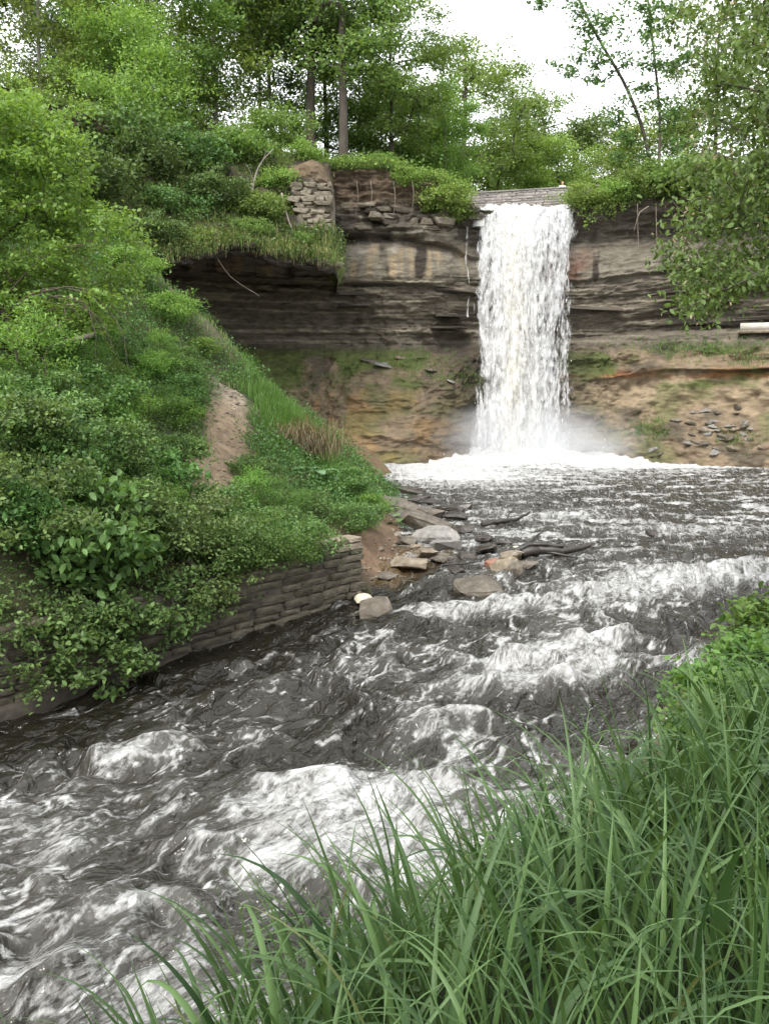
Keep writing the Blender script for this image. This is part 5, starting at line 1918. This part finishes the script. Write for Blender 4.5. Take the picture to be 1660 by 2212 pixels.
stream_rock('rock', 1088, 1238, 68, 32, M['rock_tan'], 'tan flake leaning with dark hollow, middle of the midstream trio', 213, .4, (.1, -.35, .1))
stream_rock('rock', 1112, 1246, 40, 36, M['rock_brown'], 'brown rounded rock, right of the midstream trio', 214, .6, (0, .2, 0), .25, .45)
stream_rock('rock_slab', 1102, 1216, 62, 24, M['rock_tan'], 'tan slab behind the midstream trio under the driftwood', 215, .8, (0, -.1, .2))
stream_rock('rock_slab', 1034, 1284, 108, 34, M['rock_brown'], 'large square wet slab awash in front of the midstream trio', 216, 1.5, (.12, -.03, -.06), .4, .9)
stream_rock('rock', 1052, 1200, 50, 22, M['rock_wet'], 'dark wet rock left of the driftwood pile', 217, .7)
stream_rock('rock', 1045, 1170, 40, 14, M['rock_wet'], 'low dark wet rock between the boulder and the far log', 218, .6)
stream_rock('rock_slab', 970, 1104, 66, 10, M['rock_wet'], 'thin black ledge awash right of the long brown slab', 219, .8)
stream_rock('rock', 1005, 1100, 30, 14, M['rock_wet'], 'small black rock at the right tip of the black ledge', 220, .5)
stream_rock('rock', 802, 1334, 88, 38, M['rock_brown'], 'brown flat topped rock at the corner of the retaining wall', 221, .8, (.05, -.2, .2), .3)
stream_rock('rock', 784, 1308, 40, 26, M['rock_pale'], 'pale round boulder lying against the end of the wall', 222, .5, (0, 0, 0), .2, .05, 60, rough=.01)
stream_rock('rock', 806, 1306, 16, 10, M['rock_pale'], 'small pale stone beside the pale round boulder', 223, .2, (0, 0, 0), .2, .2, 30, rough=.01)
stream_rock('rock', 1116, 1192, 18, 12, M['rock_pale'], 'small white stone on top of the driftwood', 224, .25, (0, 0, 0), -.4, .1, 40, rough=.01)
stream_rock('rock', 770, 1290, 20, 16, M['rock_brown'], 'small brown stone wedged at the foot of the wall end', 226, .3)
stream_rock('rock', 1090, 1178, 34, 10, M['rock_wet'], 'flat wet stone behind the white stone', 227, .5)
stream_rock('rock', 1410, 1158, 26, 12, M['rock_wet'], 'single dark rock breaking the water in the right half of the stream', 228, .5)
for k, (U, V, w_, h_, mm, lab) in enumerate([
        (845, 1098, 60, 16, 'rock_grey', 'grey flat slab half under the bank grass, behind the burdock'),
        (890, 1120, 70, 14, 'rock_brown', 'thin brown slab wedged under the long dark slab'),
        (985, 1122, 58, 9, 'rock_wet', 'thin dark slab awash right of the flat brown slab'),
        (1000, 1150, 50, 10, 'rock_wet', 'wet ledge at the tip of the tilted slab'),
        (880, 1178, 46, 16, 'rock_brown', 'brown slab at the water side of the green burdock'),
        (950, 1214, 44, 14, 'rock_brown', 'brown stone at the foot of the smooth grey boulder'),
        (1010, 1206, 36, 10, 'rock_wet', 'low wet stone right of the smooth grey boulder'),
        (985, 1236, 30, 8, 'rock_wet', 'small wet stone at the shore end of the thin stick'),
        (840, 1250, 40, 9, 'rock_brown', 'flat brown stone in the shallows left of the thin tan slab'),
        (1140, 1228, 44, 16, 'rock_brown', 'brown stone under the right side of the driftwood pile'),
        (930, 1088, 60, 10, 'rock_wet', 'flat dark stone between the shore and the black ledge')]):
    stream_rock('rock_slab', U, V, w_, h_, M[mm], lab, 260 + k, .7, (.05, .06 * (k % 3 - 1), .2 * (k % 4 - 1.5)), .2, .8)
P_ = at(1572, 1412, 17.8)
tag(link('rock', rock_mesh('rock', 230, (.46, .34, .42), M['rock_pale'], 40, .2, .03), None, (P_.x, P_.y, P_.z), (.4, .5, 0)), 'pale cream rock standing out on the right bank', 'rock')

# small stones on the sandy shore
rg = np.random.default_rng(86)
mb = MB()
ic = np.array([(1, 0, 0), (0, 1, 0), (-1, 0, 0), (0, -1, 0), (0, 0, 1), (0, 0, -1)], float)
n = 900
sy = rg.uniform(26, 44, n)
sx = np.interp(sy, [26, 29, 33, 39, 44], [-.2, .9, 1.4, 1.0, .3]) + rg.normal(0, .55, n)
sz_ = hill_z(sx, sy)
sr = rg.gamma(2.2, .022, n) + .015
Vd = stack(sx, sy, sz_)[:, None] + ic[None] * (sr[:, None] * rg.uniform(.6, 1.6, (n, 3)))[:, None] * [1, 1, .5] + rg.normal(size=(n, 6, 3)) * sr[:, None, None] * .18
mb.add(Vd.reshape(-1, 3), (OCT[None] + (np.arange(n) * 6)[:, None, None]).reshape(-1, 3))
tag(link('shore_gravel', mb.mesh('shore_gravel', M['rock_tan'])), 'small stones and gravel on the sandy shore beyond the wall', 'gravel', kind='stuff')

# trodden stones on the path
mb = MB()
n = 420
kk_ = rg.integers(0, len(PATH) - 1, n)
tt_ = rg.random(n)
pa = np.array(PATH)
pp_ = pa[kk_] + (pa[kk_ + 1] - pa[kk_]) * tt_[:, None] + rg.normal(0, .38, (n, 2))
sr = rg.gamma(2.0, .014, n) + .012
Vd = stack(pp_[:, 0], pp_[:, 1], hill_z(pp_[:, 0], pp_[:, 1]))[:, None] + ic[None] * (sr[:, None] * rg.uniform(.6, 1.8, (n, 3)))[:, None] * [1, 1, .5]
mb.add(Vd.reshape(-1, 3), (OCT[None] + (np.arange(n) * 6)[:, None, None]).reshape(-1, 3))
tag(link('path_gravel', mb.mesh('path_gravel', M['rock_tan'])), 'loose stones trodden into the earth path', 'gravel', kind='stuff')

# rubble on the right talus
RB = [rock_mesh('rubble_rock', 240 + i, (1, .8, .6), M[['rock_brown', 'rock_grey', 'rock_tan'][i % 3]], 14, .7, .05) for i in range(6)]


from mathutils.bvhtree import BVHTree
_cm = cliff.data
_cb = BVHTree.FromPolygons([tuple(v.co) for v in _cm.vertices], [tuple(f.vertices) for f in _cm.polygons])


def cliff_hit(U, V):
    d_ = (at(U, V, 60) - Vector((0, 0, CZ))).normalized()
    h_ = _cb.ray_cast(Vector((0, 0, CZ)), d_)
    return h_[0] if h_[0] is not None else at(U, V, 60)


rg = np.random.default_rng(84)
for k in range(44):
    if k < 34:
        U, V = rg.normal(1560, 45), rg.normal(925, 26)
        if V > 985 or U > 1680:
            continue
    else:
        U, V = rg.uniform(1380, 1620), rg.uniform(880, 985)
    c = cliff_hit(U, V)
    s_ = rg.uniform(.25, .75)
    tag(link('rubble_rock', RB[int(rg.integers(0, 6))], None, c, rg.uniform(-.5, .5, 3), (s_ * 1.3, s_, s_ * .7)),
        'loose angular rock in the rubble of the right talus', 'rock', 'rubble on the right talus')
for k, (U, V, s_) in enumerate([(800, 780, 1.6), (835, 790, 1.9), (870, 775, 1.2), (930, 800, 1.1), (975, 825, 1.0)]):
    c = cliff_hit(U, V)
    tag(link('talus_slab', RB[k % 6], None, c, (.3, .1, .3 * k), (s_, s_ * .7, s_ * .32)),
        ['mossy slab sticking out of the talus below the cave', 'biggest mossy slab on the talus left of the fall', 'dark slab above the biggest mossy slab', 'thin slab on the talus nearer the fall', 'lowest slab on the talus beside the fall'][k], 'rock')

# grass tufts on the right talus
mb = MB()
pts = []
for (U, V, su, sv, n) in [(1490, 755, 70, 12, 260), (1400, 930, 26, 14, 160), (1620, 770, 30, 14, 80), (970, 815, 30, 12, 80), (700, 830, 60, 40, 160), (1600, 950, 30, 12, 60), (900, 780, 50, 14, 90)]:
    for _ in range(n):
        pts.append(cliff_hit(rg.normal(U, su), rg.normal(V, sv)))
G = np.repeat(np.array([tuple(q) for q in pts]), 6, 0)
G = G + rg.normal(size=G.shape) * [.16, .16, .03]
blades(mb, G, rg.uniform(.12, .34, len(G)), np.full(len(G), .04), rg, None, .9, 3)
tag(link('talus_grass', mb.mesh('talus_grass', M['grass_bright'])), 'green grass tufts growing on the talus below the cliffs', 'grass', kind='stuff')

# ------------------------------------------------------------------ wood
def wood(name, pts, r0, r1, mat, lab, cat, branches=(), seed=1, group=None):
    rg = np.random.default_rng(seed)
    P_ = catmull([np.array(q) for q in pts], 14)
    P_ = P_ + rg.normal(size=P_.shape) * r0 * .12
    o0 = P_[0].copy()
    e_ = tag(empty(name, o0), lab, cat, group)
    mb_ = MB()
    tube_path(mb_, P_ - o0, np.linspace(r0, r1, len(P_)) * (1 + rg.normal(0, .08, len(P_))), 8)
    link('trunk', mb_.mesh('trunk', mat), e_)
    for b_ in branches:
        mb_ = MB()
        Q_ = catmull([np.array(q) for q in b_], 8)
        tube_path(mb_, Q_ - o0, np.linspace(r1 * .9, r1 * .3, 8), 6)
        link('branch', mb_.mesh('branch', mat), e_)
    return e_


wood('fallen_log', [at(112, 744, 24.6), at(160, 735, 24.8), at(206, 721, 25.0)], .08, .06, M['log'], 'pale fallen log lying across the left slope, lower of two', 'log', seed=2)
wood('fallen_log', [at(60, 722, 25.2), at(100, 712, 25.3), at(132, 703, 25.4)], .06, .045, M['log'], 'pale fallen log half hidden in leaves, upper of two', 'log', seed=3)
ow = lambda U, V, h=0.: on_water(U, V) + Vector((0, 0, h))
wood('driftwood_log', [ow(1040, 1138, .05), ow(1075, 1136, .16), ow(1110, 1134, .2), ow(1142, 1122, .25)], .15, .04, M['wet_wood'], 'black wet log lying in midstream above the driftwood pile', 'driftwood',
     [[ow(1100, 1136, .15), ow(1122, 1140, .12), ow(1132, 1146, .02)], [ow(1092, 1136, .15), ow(1100, 1124, .3), ow(1108, 1120, .32)]], 4)
wood('driftwood_log', [ow(1125, 1204, .12), ow(1170, 1204, .26), ow(1220, 1206, .25), ow(1275, 1200, .3)], .22, .08, M['wet_wood'], 'big black driftwood trunk pointing right in midstream', 'driftwood',
     [[ow(1185, 1204, .25), ow(1200, 1200, .36), ow(1212, 1196, .4)], [ow(1180, 1206, .2), ow(1215, 1210, .16), ow(1246, 1212, .08)]], 5)
wood('driftwood_log', [ow(1110, 1206, .2), ow(1150, 1204, .42), ow(1215, 1206, .38)], .10, .06, M['wet_wood'], 'dark driftwood log lying across the big black trunk', 'driftwood',
     [[ow(1140, 1204, .4), ow(1156, 1198, .6), ow(1168, 1196, .7)]], 6)
wood('driftwood_stick', [ow(956, 1228, .1), ow(1000, 1226, .12), ow(1040, 1222, .15)], .03, .02, M['wet_wood'], 'thin dark stick reaching from shore to the midstream trio', 'driftwood', seed=7)
wood('driftwood_stick', [ow(1130, 1214, .3), ow(1112, 1222, .4), ow(1098, 1228, .3)], .025, .015, M['log'], 'pale twig bent over the tan slab in midstream', 'driftwood', seed=8)
wood('driftwood_stick', [at(1622, 1292, 21), at(1640, 1302, 21), at(1662, 1312, 21.2)], .05, .03, M['wet_wood'], 'dark forked stick on the right bank at the picture edge', 'driftwood',
     [[at(1640, 1302, 21), at(1646, 1318, 21), at(1650, 1334, 21)]], 9)
wood('bare_sapling', [at(539, 448, 52.2), at(548, 395, 52.4), at(562, 355, 52.6), at(590, 322, 53)], .07, .025, M['bark_light'], 'pale bare sapling leaning right on the bluff', 'tree',
     [[at(548, 395, 52.4), at(540, 370, 52.4), at(530, 352, 52.4)], [at(562, 355, 52.6), at(572, 336, 52.6), at(574, 322, 52.6)]], 10)
wood('dead_branch', [at(608, 418, 53.2), at(620, 465, 52.8), at(636, 512, 52.4)], .05, .03, M['log'], 'pale dead branch lying against the limestone column', 'branch', seed=11)
wood('dead_branch', [at(395, 800, 36.2), at(425, 818, 35.8), at(452, 838, 35.4)], .06, .04, M['log'], 'grey dead branch pointing at the top of the path', 'branch', seed=16)
wood('hanging_root', [at(1376, 440, 61.2), at(1377, 500, 61.1), at(1380, 575, 61.1)], .03, .015, M['root'], 'thin root hanging straight down the right cliff, left of two', 'root', seed=12)
wood('hanging_root', [at(1416, 440, 60.9), at(1417, 500, 60.8), at(1420, 580, 60.8)], .03, .015, M['root'], 'thin root hanging straight down the right cliff, right of two', 'root', seed=13)
wood('hanging_root', [at(1400, 446, 60.9), at(1380, 462, 60.8), at(1368, 500, 60.9)], .05, .02, M['root'], 'curved pale root bending down under the right cliff rim', 'root', seed=14)
wood('hanging_root', [at(470, 560, 49.2), at(500, 600, 49.6), at(560, 640, 50.2)], .025, .015, M['root'], 'thin root hanging inside the cave mouth', 'root', seed=15)
for k, (U, L_, lab) in enumerate([(770, 70, 'leftmost root dangling over the soil left of the fall'), (800, 60, 'second root dangling over the soil left of the fall'), (850, 80, 'root dangling over the soil in the middle of the rim'), (890, 65, 'root dangling over the soil nearest the rim bushes')]):
    wood('hanging_root', [at(U, 392, 60.6), at(U + 3, 392 + L_ * .5, 60.5), at(U - 2, 392 + L_, 60.6)], .03, .012, M['root'], lab, 'root', seed=20 + k)

# hanging shoots right of the fall
rg = np.random.default_rng(85)
mb = MB()
for U, V0, V1 in [(1255, 420, 470), (1266, 425, 492), (1280, 420, 480), (1290, 420, 462), (1310, 430, 472), (1322, 435, 470), (1345, 430, 455)]:
    n = 60
    v_ = rg.uniform(V0, V1, n)
    C = np.array([tuple(at(U + rg.normal(0, 4), q, 61.9)) for q in v_]) + rg.normal(size=(n, 3)) * .12
    leaves(mb, C, .2, rg, .7, .6, .5)
tag(link('hanging_vine', mb.mesh('hanging_vine', M['leaf_light'])), 'light green vine hanging over the edge right of the waterfall', 'vine')

# ------------------------------------------------------------------ walkway edge at the right
c = cliff_hit(1640, 712)
Ys = c.y - .5
a, b = np.array(at(1598, 706, Ys)), np.array(at(1800, 698, Ys - 2.2))
cd = b - a
wk = tag(empty('concrete_ledge', a, math.atan2(cd[1], cd[0])), 'pale concrete ledge built into the right cliff at the picture edge', 'ledge')
link('slab', boxmesh('slab', 0, float(np.hypot(*cd[:2])), 0, 1.2, -.22, .22, M['concrete']), wk)
link('kerb', boxmesh('kerb', -.15, float(np.hypot(*cd[:2])), -.06, 1.25, -.42, -.225, M['rock_tan']), wk)


# ------------------------------------------------------------------ burdock plants
def burdock(loc, s, mat, lab, seed, n=9, lean=0.):
    rg = np.random.default_rng(seed)
    e_ = tag(empty('burdock', loc, rg.uniform(0, 6), s), lab, 'plant')
    for k in range(n):
        a_ = k * 2.4 + rg.normal(0, .2)
        el = rg.uniform(.35, 1.0)
        d_ = np.array([math.cos(a_) * math.cos(el), math.sin(a_) * math.cos(el), math.sin(el)])
        tip = d_ * rg.uniform(.35, .6)
        mb_ = MB()
        tube_path(mb_, np.array([(0, 0, -.05), tip * .5 + [0, 0, .05], tip]), [.014, .012, .009], 5)
        st_ = link('stalk', mb_.mesh('stalk', mat), e_)
        L_, W_ = rg.uniform(.38, .6), rg.uniform(.26, .38)
        u_ = np.linspace(0, 1, 7)
        v_ = np.linspace(-1, 1, 5)
        Uu, Vv = np.meshgrid(u_, v_, indexing='ij')
        wid = np.sin(np.pi * np.clip(Uu, .0, 1) ** .6) ** .7 * W_ * .5 + .01
        f_ = np.array([d_[0], d_[1], .1])
        f_ /= np.linalg.norm(f_)
        sdv = np.cross(f_, [0, 0, 1])
        Vt = tip + f_ * (Uu * L_)[..., None] + sdv * (Vv * wid)[..., None] + np.array([0, 0, 1]) * (-.25 * Uu ** 2 * L_ + .10 * np.abs(Vv) * wid + .05 * rg.normal(size=Uu.shape) * wid)[..., None]
        mb_ = MB()
        mb_.add(Vt.reshape(-1, 3), grid_faces(7, 5), rg.random())
        link('leaf', mb_.mesh('leaf', mat, True), st_)
    return e_


burdock(hillP(680, 1085, 33.0), 1.35, M['leaf_burdock'], 'pale broad leaved burdock on the bank below the dead grass', 91)
burdock(hillP(868, 1128, 33.5), 1.0, M['leaf_bush'], 'green burdock growing between the shore slabs', 92, 11)
burdock(hillP(835, 1110, 34.5), .8, M['leaf_bush'], 'smaller green burdock left of the shore slabs', 93, 8)
burdock(hillP(525, 1015, 30.0), .9, M['leaf_bush'], 'dark burdock at the foot of the path steps', 94, 9)
